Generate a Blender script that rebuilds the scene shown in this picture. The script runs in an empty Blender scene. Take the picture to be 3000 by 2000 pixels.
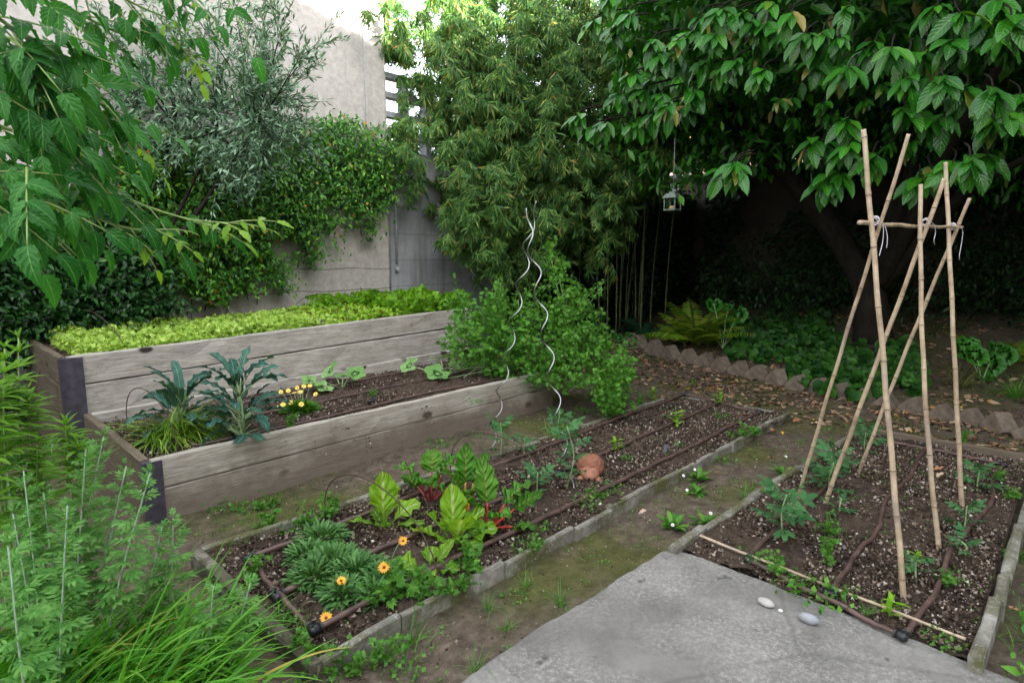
import bpy, math, random
import numpy as np
rng = np.random.default_rng(11)
random.seed(5)
C = bpy.context.scene.collection
R = math.radians
# ------------------------------------------------------------------ camera
F, HZ, CH = 1738.0, 758.0, 1.55
PITCH = math.atan((1000 - HZ) / F)
YAW = math.atan(1700 / math.hypot(F, 1000 - HZ))
FW = np.array([math.cos(YAW), math.sin(YAW), 0.0]); RT = np.array([math.sin(YAW), -math.cos(YAW), 0.0])
CF = FW * math.cos(PITCH) + np.array([0, 0, -math.sin(PITCH)]); CU = FW * math.sin(PITCH) + np.array([0, 0, math.cos(PITCH)])
EYE = np.array([0, 0, CH]); K = 3000 / 2352
def ray(px, py):
    return CF + RT * ((px * K - 1500) / F) - CU * ((py * K - 1000) / F)
def at(px, py, z=0.0):                      # where a sight line meets a level plane
    d = ray(px, py); return EYE + d * ((z - CH) / d[2])
def onY(px, py, y):                         # ... the plane Y = y (the back wall runs along X)
    d = ray(px, py); return EYE + d * (y / d[1])
def onX(px, py, x):
    d = ray(px, py); return EYE + d * (x / d[0])
def dep(px, py, t):                         # ... a given distance ahead
    return EYE + ray(px, py) * t
cam = bpy.data.cameras.new('camera'); co = bpy.data.objects.new('camera', cam); C.objects.link(co)
co.location = EYE; co.rotation_euler = (math.pi / 2 - PITCH, 0, YAW - math.pi / 2)
cam.sensor_width = 36; cam.lens = F / 3000 * 36; cam.clip_end = 600; cam.clip_start = 0.05
cam.dof.use_dof = True; cam.dof.focus_distance = 5.0; cam.dof.aperture_fstop = 11.0
bpy.context.scene.camera = co
# ------------------------------------------------------------------ mesh builder
class MB:
    def __init__(s): s.v = []; s.u = []; s.f = []; s.n = 0
    def add(s, V, F, uv=None, mi=0):
        V = np.asarray(V, float).reshape(-1, 3); s.v.append(V)
        s.u.append(np.zeros((len(V), 2)) if uv is None else np.asarray(uv, float))
        for f in (F if isinstance(F, list) else [F]):
            f = np.asarray(f, int)
            if f.ndim == 1: f = f[None]
            if f.size: s.f.append((f + s.n, mi))
        s.n += len(V); return s
    def scat(s, T, M, L, mi=0):             # copies of template T by matrices M (n,3,3), places L (n,3)
        V, F, uv = T; n = len(L)
        if n == 0: return s
        W = np.einsum('nij,kj->nki', M, V) + np.asarray(L)[:, None]
        s.v.append(W.reshape(-1, 3)); s.u.append(np.tile(uv, (n, 1)))
        off = (np.arange(n) * len(V))[:, None, None] + s.n
        for f in F: s.f.append(((f[None] + off).reshape(-1, f.shape[1]), mi))
        s.n += n * len(V); return s
    def merge(s, o, mi=0):
        for V, u in zip(o.v, o.u): s.v.append(V); s.u.append(u)
        for f, m in o.f: s.f.append((f + s.n, mi))
        s.n += o.n; return s
    def build(s, name, mats, parent=None, smooth=True):
        me = bpy.data.meshes.new(name)
        V = np.concatenate(s.v); U = np.concatenate(s.u)
        L = np.concatenate([f.ravel() for f, _ in s.f])
        tot = np.concatenate([np.full(len(f), f.shape[1]) for f, _ in s.f])
        mi = np.concatenate([np.full(len(f), m) for f, m in s.f])
        me.vertices.add(len(V)); me.vertices.foreach_set('co', V.ravel())
        me.loops.add(len(L)); me.loops.foreach_set('vertex_index', L.astype(np.int32))
        me.polygons.add(len(tot)); me.polygons.foreach_set('loop_start', np.concatenate([[0], np.cumsum(tot)[:-1]]).astype(np.int32))
        me.polygons.foreach_set('material_index', mi.astype(np.int32))
        me.polygons.foreach_set('use_smooth', np.full(len(tot), smooth))
        ul = me.uv_layers.new(name='uv'); ul.data.foreach_set('uv', U[L].ravel())
        me.update(calc_edges=True)
        for m in (mats if isinstance(mats, (list, tuple)) else [mats]): me.materials.append(m)
        o = bpy.data.objects.new(name, me); C.objects.link(o)
        if parent: o.parent = parent
        return o
def thing(name, label, cat, loc=(0, 0, 0), group=None, rz=0):
    o = bpy.data.objects.new(name, None); C.objects.link(o); o.location = [float(a) for a in loc]; o.rotation_euler = (0, 0, rz)
    o.empty_display_size = .1
    return tag(o, label, cat, group)
def tag(o, label, cat=None, group=None, kind=None):
    if label: o['label'] = label
    if cat: o['category'] = cat
    if group: o['group'] = group
    if kind: o['kind'] = kind
    return o
def dup(root, loc, rz=0, sc=1.0, label=None, group=None):
    r = root.copy(); C.objects.link(r); r.location = [float(a) for a in loc]; r.rotation_euler = (0, 0, rz); r.scale = (sc, sc, sc)
    if label: r['label'] = label
    if group: r['group'] = group
    for ch in list(root.children):
        c = ch.copy(); C.objects.link(c); c.parent = r
        for g in list(ch.children):
            d = g.copy(); C.objects.link(d); d.parent = c
    return r
# ------------------------------------------------------------------ shapes
def nrm(a):
    a = np.asarray(a, float); return a / (np.linalg.norm(a, axis=-1, keepdims=True) + 1e-9)
def frames(d, up, s=1.0):
    d = nrm(d); x = nrm(np.cross(d, up)); z = np.cross(x, d)
    M = np.stack([x, d, z], axis=-1)
    return M * np.asarray(s, float).reshape(-1, 1, 1) if np.ndim(s) else M * s
def rdir(n, bias=(0, 0, 0), k=1.0):
    return nrm(rng.normal(size=(n, 3)) * k + np.asarray(bias))
def grid_faces(nr, nc, closed=False):
    a = np.arange(nr - 1)[:, None] * nc; c = np.arange(nc if closed else nc - 1)[None]
    d = (c + 1) % nc
    return np.stack([a + c, a + d, a + nc + d, a + nc + c], -1).reshape(-1, 4)
PROF = {
 'lance': lambda t: np.sin(np.pi * np.clip(t, 0, 1) ** .75) ** .9,
 'ovate': lambda t: np.sin(np.pi * np.clip(t, 0, 1) ** .62) ** .75,
 'ellip': lambda t: np.sin(np.pi * t) ** .7,
 'obov': lambda t: np.sin(np.pi * np.clip(t, 0, 1) ** 1.5) ** .8,
 'strap': lambda t: np.clip(t * 8, 0.15, 1) * np.clip((1 - t) * 5, 0, 1) ** .6,
 'grass': lambda t: np.clip(1 - t, 0, 1) ** .6,
 'spoon': lambda t: np.clip(.12 + np.clip(t - .25, 0, 1) * 3, 0, 1) * np.clip((1 - t) * 3.0, 0, 1) ** .5,
}
def leafT(n=4, w=.4, prof='ovate', fold=.25, droop=.2, ser=0.0, wave=0.0, cols=3):
    t = np.linspace(0, 1, n + 1); hw = np.maximum(PROF[prof](t) * w / 2, .006)
    if ser: hw = hw * (1 + ser * (np.arange(n + 1) % 2 * 2 - 1) * (t > .08) * (t < .97))
    V = []; U = []
    for i in range(n + 1):
        for j in range(cols):
            u = j / (cols - 1) * 2 - 1
            z = -droop * t[i] ** 2 + fold * hw[i] * abs(u) + wave * hw[i] * abs(u) * math.sin(i * 2.3 + (u > 0) * 1.7)
            V.append((u * hw[i], t[i] - droop ** 2 * .4 * t[i] ** 3, z)); U.append((j / (cols - 1), t[i]))
    return (np.array(V), [grid_faces(n + 1, cols)], np.array(U))
def tT(T, s=1, ang=0, loc=(0, 0, 0), tilt=0):  # template turned in its plane
    V, F, U = T; c, q = math.cos(ang), math.sin(ang)
    V = V * s
    V = np.stack([V[:, 0], V[:, 1] * math.cos(tilt) - V[:, 2] * math.sin(tilt), V[:, 1] * math.sin(tilt) + V[:, 2] * math.cos(tilt)], -1)
    return (np.stack([V[:, 0] * c - V[:, 1] * q, V[:, 0] * q + V[:, 1] * c, V[:, 2]], -1) + np.asarray(loc), F, U)
def joinT(Ts):
    V = []; U = []; Fd = {}; n = 0
    for v, f, u in Ts:
        V.append(v); U.append(u)
        for a in f: Fd.setdefault(a.shape[1], []).append(a + n)
        n += len(v)
    return (np.concatenate(V), [np.concatenate(x) for x in Fd.values()], np.concatenate(U))
def tube(pts, r, n=7, cap=True):
    P = np.asarray(pts, float); m = len(P); r = np.broadcast_to(np.asarray(r, float), (m,))
    T = nrm(np.gradient(P, axis=0)); ref = np.array([0, 0, 1.]) if abs(T[0][2]) < .9 else np.array([1., 0, 0])
    V = []; U = []; x = nrm(np.cross(T[0], ref))
    for i in range(m):
        x = nrm(x - T[i] * np.dot(x, T[i])); y = np.cross(T[i], x)
        for k in range(n):
            a = 2 * math.pi * k / n; V.append(P[i] + r[i] * (x * math.cos(a) + y * math.sin(a))); U.append((k / n, i / m))
    Fs = [grid_faces(m, n, True)]
    if cap: Fs += [np.arange(n)[::-1][None], (np.arange(n) + (m - 1) * n)[None]]
    return V, Fs, U
def box(x0, x1, y0, y1, z0, z1):
    V = np.array([(x, y, z) for z in (z0, z1) for y in (y0, y1) for x in (x0, x1)], float)
    return V, [np.array([(0, 2, 3, 1), (4, 5, 7, 6), (0, 1, 5, 4), (2, 6, 7, 3), (0, 4, 6, 2), (1, 3, 7, 5)])]
def hexa(b, t):                             # 4 bottom + 4 top corners
    return np.array(list(b) + list(t), float), [np.array([(0, 3, 2, 1), (4, 5, 6, 7), (0, 1, 5, 4), (1, 2, 6, 5), (2, 3, 7, 6), (3, 0, 4, 7)])]
def wob(V, a, f=7.0):                       # small smooth irregularity
    V = np.asarray(V, float)
    return V + a * np.stack([np.sin(V[:, 1] * f + V[:, 2] * 5), np.sin(V[:, 0] * f * .8 + 1.3), np.sin(V[:, 0] * f + V[:, 1] * f * .7)], -1)
def subbox(p0, p1, h, th, z0, n=10, jit=.003, tilt=0.0, zr=0.0):
    """a plank or stone between two ground points with worn, slightly wavy faces"""
    p0 = np.array(p0, float)[:2]; p1 = np.array(p1, float)[:2]; d = nrm(p1 - p0); q = np.array([-d[1], d[0]])
    V = []; rows = n + 1
    prof = [(-th / 2, 0), (-th / 2, h * .5), (-th / 2, h - .008), (-th / 2 + .008, h), (th / 2 - .008, h), (th / 2, h - .008), (th / 2, h * .5), (th / 2, 0)]
    for i in range(rows):
        c = p0 + (p1 - p0) * i / n; zz = z0 + zr * i / n
        for k, (o, z) in enumerate(prof):
            j = rng.normal() * jit; e = q * (o + j + tilt * z)
            V.append((c[0] + e[0], c[1] + e[1], zz + z + rng.normal() * jit * (z > 0)))
    Fs = [grid_faces(rows, 8, True), np.arange(8)[::-1][None], (np.arange(8) + n * 8)[None]]
    return V, Fs
def blade(p0, az, el, L, W, droop, n=7, prof='strap', fold=.25, wave=0.0, wf=2.3, roll=0.0, side=0.0, cols=3, ser=0.0):
    """a single long leaf: starts at p0 heading (az, el) and bends down by droop radians"""
    t = np.linspace(0, 1, n + 1); e = el - droop * t ** 1.3; a = az + side * t
    d = np.stack([np.cos(e) * np.cos(a), np.cos(e) * np.sin(a), np.sin(e)], -1)
    P = np.asarray(p0) + np.concatenate([[np.zeros(3)], np.cumsum((d[1:] + d[:-1]) / 2 * L / n, 0)])
    sx = np.stack([-np.sin(a), np.cos(a), 0 * a], -1); up = np.cross(d, sx)
    hw = np.maximum(PROF[prof](t) * W / 2, W * .012)
    if ser: hw = hw * (1 + ser * rng.normal(size=n + 1))
    V = []; U = []
    for i in range(n + 1):
        c, s_ = math.cos(roll), math.sin(roll); X = sx[i] * c + up[i] * s_; Z = up[i] * c - sx[i] * s_
        for j in range(cols):
            u = j / (cols - 1) * 2 - 1
            V.append(P[i] + X * u * hw[i] + Z * hw[i] * (fold * abs(u) + wave * abs(u) * math.sin(i * wf + (u > 0) * 1.9)))
            U.append((j / (cols - 1), t[i]))
    return np.array(V), [grid_faces(n + 1, cols)], np.array(U), P
def arc(p0, az, el, L, droop, n=8):
    t = np.linspace(0, 1, n + 1); e = el - droop * t
    d = np.stack([np.cos(e) * math.cos(az), np.cos(e) * math.sin(az), np.sin(e)], -1)
    return np.asarray(p0) + np.concatenate([[np.zeros(3)], np.cumsum((d[1:] + d[:-1]) / 2 * L / n, 0)])
def smooth(P, n=6):                         # Catmull-Rom through control points
    P = np.asarray(P, float); Q = np.concatenate([[2 * P[0] - P[1]], P, [2 * P[-1] - P[-2]]]); o = []
    for i in range(len(P) - 1):
        a, b, c, d = Q[i:i + 4]
        for t in np.linspace(0, 1, n, endpoint=False):
            o.append(.5 * (2 * b + (c - a) * t + (2 * a - 5 * b + 4 * c - d) * t * t + (3 * b - 3 * c + d - a) * t ** 3))
    return np.array(o + [P[-1]])
def vnoise(x, y, s, seed=0):                # value noise on arrays
    x = np.asarray(x) * s + 1000; y = np.asarray(y) * s + 1000; xi = np.floor(x).astype(int); yi = np.floor(y).astype(int); fx = x - xi; fy = y - yi
    fx = fx * fx * (3 - 2 * fx); fy = fy * fy * (3 - 2 * fy)
    h = lambda a, b: (np.sin(a * 127.1 + b * 311.7 + seed * 17.3) * 43758.5453) % 1.0
    return (h(xi, yi) * (1 - fx) + h(xi + 1, yi) * fx) * (1 - fy) + (h(xi, yi + 1) * (1 - fx) + h(xi + 1, yi + 1) * fx) * fy
# ------------------------------------------------------------------ materials
class NT:
    def __init__(s, name):
        s.m = bpy.data.materials.new(name); s.m.use_nodes = True; s.t = s.m.node_tree; s.N = s.t.nodes; s.b = s.N['Principled BSDF']; s.o = s.N['Material Output']
    def n(s, ty, **kw):
        x = s.N.new('ShaderNode' + ty)
        for k, v in kw.items(): setattr(x, k, v)
        return x
    def l(s, a, b): s.t.links.new(a, b)
    def co(s, scale=(1, 1, 1), which='Object'):
        c = s.n('TexCoord'); mp = s.n('Mapping'); mp.inputs['Scale'].default_value = scale; s.l(c.outputs[which], mp.inputs[0]); return mp.outputs[0]
    def noise(s, vec, sc, det=4, rough=.55, dist=0):
        x = s.n('TexNoise'); x.inputs['Scale'].default_value = sc; x.inputs['Detail'].default_value = det; x.inputs['Roughness'].default_value = rough; x.inputs['Distortion'].default_value = dist
        s.l(vec, x.inputs['Vector']); return x.outputs['Fac']
    def vor(s, vec, sc, out='Distance', feat='F1'):
        x = s.n('TexVoronoi', feature=feat); x.inputs['Scale'].default_value = sc; s.l(vec, x.inputs['Vector']); return x.outputs[out]
    def ramp(s, fac, stops, interp='LINEAR'):
        x = s.n('ValToRGB'); x.color_ramp.interpolation = interp; e = x.color_ramp.elements
        while len(e) < len(stops): e.new(.5)
        for q, (p, c) in zip(e, stops): q.position = p; q.color = (*c, 1) if len(c) == 3 else c
        s.l(fac, x.inputs[0]); return x.outputs[0]
    def gray(s, fac, a, b): return s.ramp(fac, [(a, (0, 0, 0)), (b, (1, 1, 1))] if a < b else [(b, (1, 1, 1)), (a, (0, 0, 0))])
    def mix(s, f, a, b, mode='MIX'):
        x = s.n('MixRGB', blend_type=mode)
        for i, v in enumerate((f, a, b)):
            if hasattr(v, 'links'): s.l(v, x.inputs[i])
            else: x.inputs[i].default_value = v if i == 0 else (*v, 1)
        return x.outputs[0]
    def math(s, op, a, b=None):
        x = s.n('Math', operation=op)
        for i, v in enumerate((a, b)):
            if v is None: continue
            if hasattr(v, 'links'): s.l(v, x.inputs[i])
            else: x.inputs[i].default_value = v
        return x.outputs[0]
    def bump(s, h, d=.01, st=1.0, prev=None):
        x = s.n('Bump'); x.inputs['Distance'].default_value = d; x.inputs['Strength'].default_value = st; s.l(h, x.inputs['Height'])
        if prev: s.l(prev, x.inputs['Normal'])
        return x.outputs[0]
    def set(s, col=None, rough=None, nor=None, spec=None, metal=None):
        for k, v in (('Base Color', col), ('Roughness', rough), ('Normal', nor), ('Specular IOR Level', spec), ('Metallic', metal)):
            if v is None: continue
            if hasattr(v, 'links'): s.l(v, s.b.inputs[k])
            else: s.b.inputs[k].default_value = (*v, 1) if k == 'Base Color' else v
        return s.m
def plain(name, c, rough=.6, metal=0, var=.25, sc=30, bumpd=0):
    m = NT(name); v = m.co(); f = m.noise(v, sc, 5); col = m.ramp(f, [(.3, tuple(x * (1 - var) for x in c)), (.7, tuple(min(1, x * (1 + var)) for x in c))])
    return m.set(col, rough, m.bump(f, bumpd) if bumpd else None, metal=metal)
def fol(name, cols, rough=.5, tr=.25, spec=.4, vein=None, nsc=3.0, tcol=1.6, blot=None):
    """leaf material: colour picked per leaf, soft variation, light shining through; cols = [(pos, rgb)...]"""
    sat = lambda c: tuple(max(.002, .3 * c[0] + .6 * c[1] + .1 * c[2] + (x - (.3 * c[0] + .6 * c[1] + .1 * c[2])) * 1.13) for x in c)
    cols = [(p, sat(c)) for p, c in cols]; spec *= .6
    m = NT(name); g = m.n('NewGeometry'); col = m.ramp(g.outputs['Random Per Island'], cols)
    v = m.co(); col = m.mix(m.math('MULTIPLY', m.noise(v, nsc, 2), .9), col, m.mix(1, col, (.5, .6, .45), 'MULTIPLY'))
    nor = None
    if vein:
        uv = m.n('UVMap'); uv.uv_map = 'uv'; sp = m.n('SeparateXYZ'); m.l(uv.outputs[0], sp.inputs[0])
        a = m.math('ABSOLUTE', m.math('SUBTRACT', sp.outputs[0], .5))
        mid = m.math('LESS_THAN', a, vein.get('mid', .045))
        w = m.math('SINE', m.math('SUBTRACT', m.math('MULTIPLY', sp.outputs[1], vein.get('n', 60)), m.math('MULTIPLY', a, vein.get('sl', 26))))
        if vein.get('side'): col = m.mix(m.math('MULTIPLY', m.gray(w, vein.get('lo', .2), 1.0), vein['side']), col, vein['scol'])
        col = m.mix(m.math('MULTIPLY', mid, vein.get('ms', .7)), col, vein['col'])
        nor = m.bump(w, .004, vein.get('b', .5))
    if blot: col = m.mix(m.gray(m.noise(v, blot[0], 3), .58, .66), col, blot[1])
    m.set(col, rough, nor, spec)
    if tr:
        t = m.n('BsdfTranslucent'); mx = m.n('MixShader'); mx.inputs[0].default_value = tr
        m.l(m.mix(1, col, (tcol, tcol, .7), 'MULTIPLY'), t.inputs[0])
        m.l(m.b.outputs[0], mx.inputs[1]); m.l(t.outputs[0], mx.inputs[2]); m.l(mx.outputs[0], m.o.inputs[0])
    return m.m
M = {}
def mats():
    # bare earth path with moss
    m = NT('earth'); v = m.co(); n1 = m.noise(v, 1.3, 5, .6); n2 = m.noise(v, 14, 6, .7); n3 = m.noise(v, 90, 4, .7)
    c = m.ramp(n2, [(.3, (.045, .034, .025)), (.55, (.105, .083, .062)), (.75, (.18, .15, .115))])
    c = m.mix(m.gray(m.noise(v, .9, 4, .65), .45, .62), c, m.ramp(n2, [(.3, (.038, .042, .012)), (.7, (.10, .10, .035))]))
    c = m.mix(m.gray(n3, .62, .72), c, (.24, .205, .165)); c = m.mix(m.gray(n1, .62, .8), c, (.05, .038, .028))
    M['earth'] = m.set(c, .95, m.bump(n3, .006, .8, m.bump(n2, .02, .6)), .15)
    m = NT('potting_soil'); v = m.co(); n2 = m.noise(v, 26, 6, .75); n3 = m.noise(v, 130, 3, .7)
    c = m.ramp(n2, [(.3, (.026, .018, .014)), (.55, (.085, .060, .045)), (.78, (.18, .135, .105))])
    c = m.mix(m.gray(n3, .6, .68), c, (.22, .185, .15)); c = m.mix(m.gray(m.noise(v, 2.2, 3), .5, .68), c, m.mix(.5, c, (.09, .066, .05)))
    M['soil'] = m.set(c, .95, m.bump(n3, .008, 1, m.bump(n2, .03, .9)), .15)
    m = NT('soil_crumb'); g = m.n('NewGeometry')
    c = m.ramp(g.outputs['Random Per Island'], [(0, (.02, .014, .01)), (.45, (.07, .048, .035)), (.65, (.15, .11, .08)), (.86, (.25, .195, .155)), (.965, (.37, .32, .265)), (1, (.60, .57, .53))])
    M['crumb'] = m.set(c, .9, None, .2)
    # weathered boards (grain runs along X)
    def wood(name, a, b, dirt, moss, along=0):
        m = NT(name); sc = [24, 24, 24]; sc[along] = .5; v = m.co(tuple(sc)); v0 = m.co()
        g = m.noise(v, 2.2, 8, .72, .8); g2 = m.noise(v, 9, 5, .6); c = m.ramp(g, [(.28, a), (.5, tuple((p + q) / 2 for p, q in zip(a, b))), (.72, b)])
        c = m.mix(m.math('MULTIPLY', m.gray(m.noise(v0, 2.6, 4, .6), .4, .7), .5), c, m.mix(1, c, (.62, .60, .58), 'MULTIPLY')); c = m.mix(m.math('MULTIPLY', m.gray(g2, .52, .66), .6), c, tuple(x * .45 for x in a))
        kn = m.vor(m.co(tuple(1.5 if i == along else 2.6 for i in range(3))), 1.7); c = m.mix(m.gray(kn, .17, .10), c, (.035, .028, .024))
        sp = m.n('SeparateXYZ'); m.l(v0, sp.inputs[0])
        dn = m.noise(v0, 3.0, 6, .65); low = m.math('ADD', m.math('MULTIPLY', sp.outputs[2], -1.7), m.math('ADD', dn, .12))
        c = m.mix(m.math('MULTIPLY', m.gray(low, .06, .42), dirt), c, (.13, .098, .075))
        c = m.mix(m.math('MULTIPLY', m.gray(m.noise(v0, 2.1, 5, .7), .55, .75), moss), c, (.11, .105, .045))
        return m.set(c, .85, m.bump(g2, .004, .6, m.bump(g, .006, .6)), .2)
    M['wood'] = wood('weathered_board', (.22, .20, .172), (.58, .54, .475), .8, .2)
    M['woodt'] = wood('weathered_board_clean', (.22, .205, .18), (.56, .525, .47), .1, .22)
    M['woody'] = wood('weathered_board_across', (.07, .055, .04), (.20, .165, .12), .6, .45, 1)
    M['post'] = plain('bitumen_painted_post', (.04, .035, .05), .6, 0, .5, 16, .002)
    m = NT('kerb_concrete'); v = m.co(); n = m.noise(v, 6, 6, .65); n2 = m.noise(v, 60, 4, .7)
    c = m.ramp(n, [(.3, (.085, .078, .062)), (.5, (.18, .17, .145)), (.7, (.36, .35, .32))]); c = m.mix(m.gray(m.noise(v, 3.4, 5, .65), .45, .6), c, (.085, .085, .035)); c = m.mix(m.gray(n2, .55, .7), c, m.mix(.5, c, (.5, .49, .46)))
    M['kerb'] = m.set(c, .92, m.bump(n2, .004, .7, m.bump(n, .01, .5)), .2)
    m = NT('dark_kerb'); v = m.co(); n = m.noise(v, 9, 6, .65); c = m.ramp(n, [(.3, (.035, .032, .022)), (.55, (.095, .088, .06)), (.75, (.30, .29, .25))])
    M['kerbd'] = m.set(c, .92, m.bump(n, .008, .6), .2)
    m = NT('slab_concrete'); v = m.co(); n = m.noise(v, 1.5, 6, .62); n2 = m.noise(v, 52, 8, .82, .25); n3 = m.noise(v, 4, 5, .7)
    c = m.ramp(n3, [(.32, (.125, .12, .112)), (.68, (.215, .208, .194))])
    c = m.mix(m.math('MULTIPLY', m.gray(n2, .49, .58), m.math('MULTIPLY', m.gray(n, .38, .55), .5)), c, (.40, .39, .37))
    c = m.mix(m.math('MULTIPLY', m.gray(n2, .45, .36), .45), c, (.12, .118, .11)); c = m.mix(m.gray(m.noise(v, 9, 4, .6), .66, .72), c, (.075, .075, .072)); ed = m.vor(m.mix(.06, v, m.n('TexNoise').outputs['Color']), .75, 'Distance', 'DISTANCE_TO_EDGE'); c = m.mix(m.math('MULTIPLY', m.gray(ed, .007, .003), .28), c, (.06, .058, .054)); c = m.mix(m.math('MULTIPLY', m.gray(m.noise(v, 1.1, 5, .65), .52, .7), .5), c, (.10, .095, .085))
    M['slab'] = m.set(c, .9, m.bump(n2, .003, .6, m.bump(n3, .01, .5)), .25)
    # rendered wall: ochre-beige above, bare grey cement below about 1.5 m, damp stains
    m = NT('beige_render'); v = m.co(); sp = m.n('SeparateXYZ'); m.l(v, sp.inputs[0]); n = m.noise(v, .9, 6, .6); n2 = m.noise(v, 11, 6, .7); n3 = m.noise(v, 70, 3, .6)
    c = m.ramp(n, [(.3, (.53, .455, .355)), (.7, (.655, .575, .465))]); c = m.mix(m.math('MULTIPLY', n2, .35), c, (.47, .43, .38))
    zz = m.math('ADD', sp.outputs[2], m.math('MULTIPLY', m.noise(v, .8, 4), .9)); band = m.gray(m.math('SUBTRACT', zz, .6), 1.42, 1.28)
    c = m.mix(band, c, m.ramp(n2, [(.3, (.27, .25, .235)), (.7, (.42, .40, .375))]))
    gx = m.gray(m.math('ADD', sp.outputs[0], m.math('MULTIPLY', n, .12)), 4.78, 4.82); c = m.mix(m.math('MULTIPLY', gx, .75), c, (.30, .325, .33))
    stv = m.noise(m.co((6, 6, .35)), 1.4, 4, .6); c = m.mix(m.math('MULTIPLY', m.gray(stv, .56, .74), .4), c, (.20, .19, .16))
    for z in (1.415, 1.12):
        cr = m.math('ABSOLUTE', m.math('SUBTRACT', sp.outputs[2], m.math('ADD', z - .05, m.math('MULTIPLY', m.noise(v, 1.6, 5, .6), .1))))
        c = m.mix(m.math('MULTIPLY', m.math('LESS_THAN', cr, .006), .75), c, (.06, .055, .05))
    M['wall'] = m.set(c, .95, m.bump(n3, .003, .4, m.bump(n2, .004, .4)), .15)
    m = NT('grey_concrete'); v = m.co(); sp = m.n('SeparateXYZ'); m.l(v, sp.inputs[0]); n = m.noise(v, 1.6, 6, .65); n2 = m.noise(v, 30, 5, .7)
    c = m.ramp(n, [(.3, (.17, .18, .19)), (.7, (.30, .31, .325))]); c = m.mix(m.gray(m.noise(m.co((5, 5, .3)), 1.3, 4), .52, .75), c, (.11, .12, .10))
    cr = m.math('LESS_THAN', m.math('FRACT', m.math('MULTIPLY', m.math('ADD', sp.outputs[2], m.math('MULTIPLY', n, .03)), 2.6)), .03); c = m.mix(m.math('MULTIPLY', cr, .5), c, (.07, .075, .08))
    M['conc'] = m.set(c, .9, m.bump(n2, .004, .5), .2)
    M['ewall'] = plain('brown_render', (.04, .031, .023), .95, 0, .4, 2, .006)  # brown lowered so the colour itself deepens the shade under the tree
    M['hexs'] = plain('edging_block', (.14, .11, .083), .9, 0, .4, 14, .004)
    m = NT('bark'); v = m.co((3, 3, .8)); n = m.noise(v, 5, 7, .7); M['bark'] = m.set(m.ramp(n, [(.3, (.010, .008, .006)), (.7, (.028, .024, .019))]), .95, m.bump(n, .03, .8), .1)  # bark tone lowered to deepen the dark under the shade tree
    # dry bamboo canes: colour bands along the length from UV
    m = NT('dry_bamboo'); v = m.co(); uv = m.n('UVMap'); uv.uv_map = 'uv'; sp = m.n('SeparateXYZ'); m.l(uv.outputs[0], sp.inputs[0])
    n = m.noise(v, 9, 5, .7); c = m.ramp(n, [(.3, (.21, .15, .10)), (.52, (.41, .315, .215)), (.72, (.53, .43, .32))])
    st = m.noise(m.co((60, 60, 4)), 1, 3); c = m.mix(m.math('MULTIPLY', m.gray(st, .5, .8), .4), c, (.20, .15, .12)); c = m.mix(m.gray(m.noise(v, 2.1, 2), .58, .7), c, m.mix(.55, c, (.22, .185, .19)))
    M['cane'] = m.set(c, .45, m.bump(st, .002, .5), .4); M['node'] = plain('bamboo_node', (.12, .08, .05), .6, 0, .4, 40)
    M['culm'] = plain('green_culm', (.10, .12, .05), .5, 0, .45, 5); M['twine'] = plain('white_twine', (.62, .60, .66), .9, 0, .1, 90)
    M['pipe'] = plain('brown_drip_pipe', (.088, .052, .044), .5, 0, .45, 12, .002); M['fit'] = plain('black_fitting', (.018, .019, .023), .4, 0, .3, 30)
    M['steel'] = plain('galvanised_steel', (.40, .41, .43), .35, 1.0, .15, 20); M['rust'] = plain('rusty_wire', (.055, .032, .025), .7, .3, .4, 30)
    m = NT('terracotta'); v = m.co(); n = m.noise(v, 20, 5); vo = m.vor(v, 95); c = m.ramp(n, [(.3, (.22, .088, .055)), (.7, (.36, .165, .105))]); c = m.mix(m.math('MULTIPLY', m.gray(vo, .55, .1), .55), c, (.16, .065, .04))
    M['terra'] = m.set(c, .85, m.bump(vo, .006, 1.0), .2); M['terras'] = plain('smooth_terracotta', (.33, .15, .095), .8, 0, .2, 25); M['dark'] = plain('dark_eye', (.02, .015, .012), .3)
    M['pebble'] = plain('river_pebble', (.25, .26, .285), .6, 0, .22, 12); M['pebw'] = plain('white_pebble', (.70, .69, .67), .7, 0, .1, 30); M['pebp'] = plain('pale_pebble', (.36, .345, .325), .65, 0, .25, 18)
    M['lant'] = plain('pale_green_tin', (.12, .155, .145), .5, 0, .2, 30); M['candle'] = plain('wax_candle', (.40, .28, .14), .5, 0, .1, 30)
    M['label'] = plain('slate_label', (.12, .12, .16), .5); M['frame'] = plain('window_frame', (.30, .31, .33), .6, 0, .2, 20)
    m = NT('window_glass'); gl = m.n('BsdfGlossy'); gl.inputs['Roughness'].default_value = .05; tp = m.n('BsdfTransparent'); mx = m.n('MixShader'); mx.inputs[0].default_value = .12
    m.l(tp.outputs[0], mx.inputs[1]); m.l(gl.outputs[0], mx.inputs[2]); m.l(mx.outputs[0], m.o.inputs[0]); M['glass'] = m.m
    M['pink'] = plain('pink_render', (.62, .42, .36), .9, 0, .1, 2); M['house'] = plain('house_render', (.5, .46, .4), .9, 0, .1, 2); M['rooft'] = plain('roof_tile', (.28, .13, .08), .9, 0, .3, 4)
    m = NT('dead_leaf'); g = m.n('NewGeometry'); c = m.ramp(g.outputs['Random Per Island'], [(0, (.07, .045, .03)), (.3, (.15, .09, .055)), (.55, (.26, .16, .10)), (.8, (.36, .26, .17)), (.93, (.30, .12, .06)), (1, (.50, .33, .06))])
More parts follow.
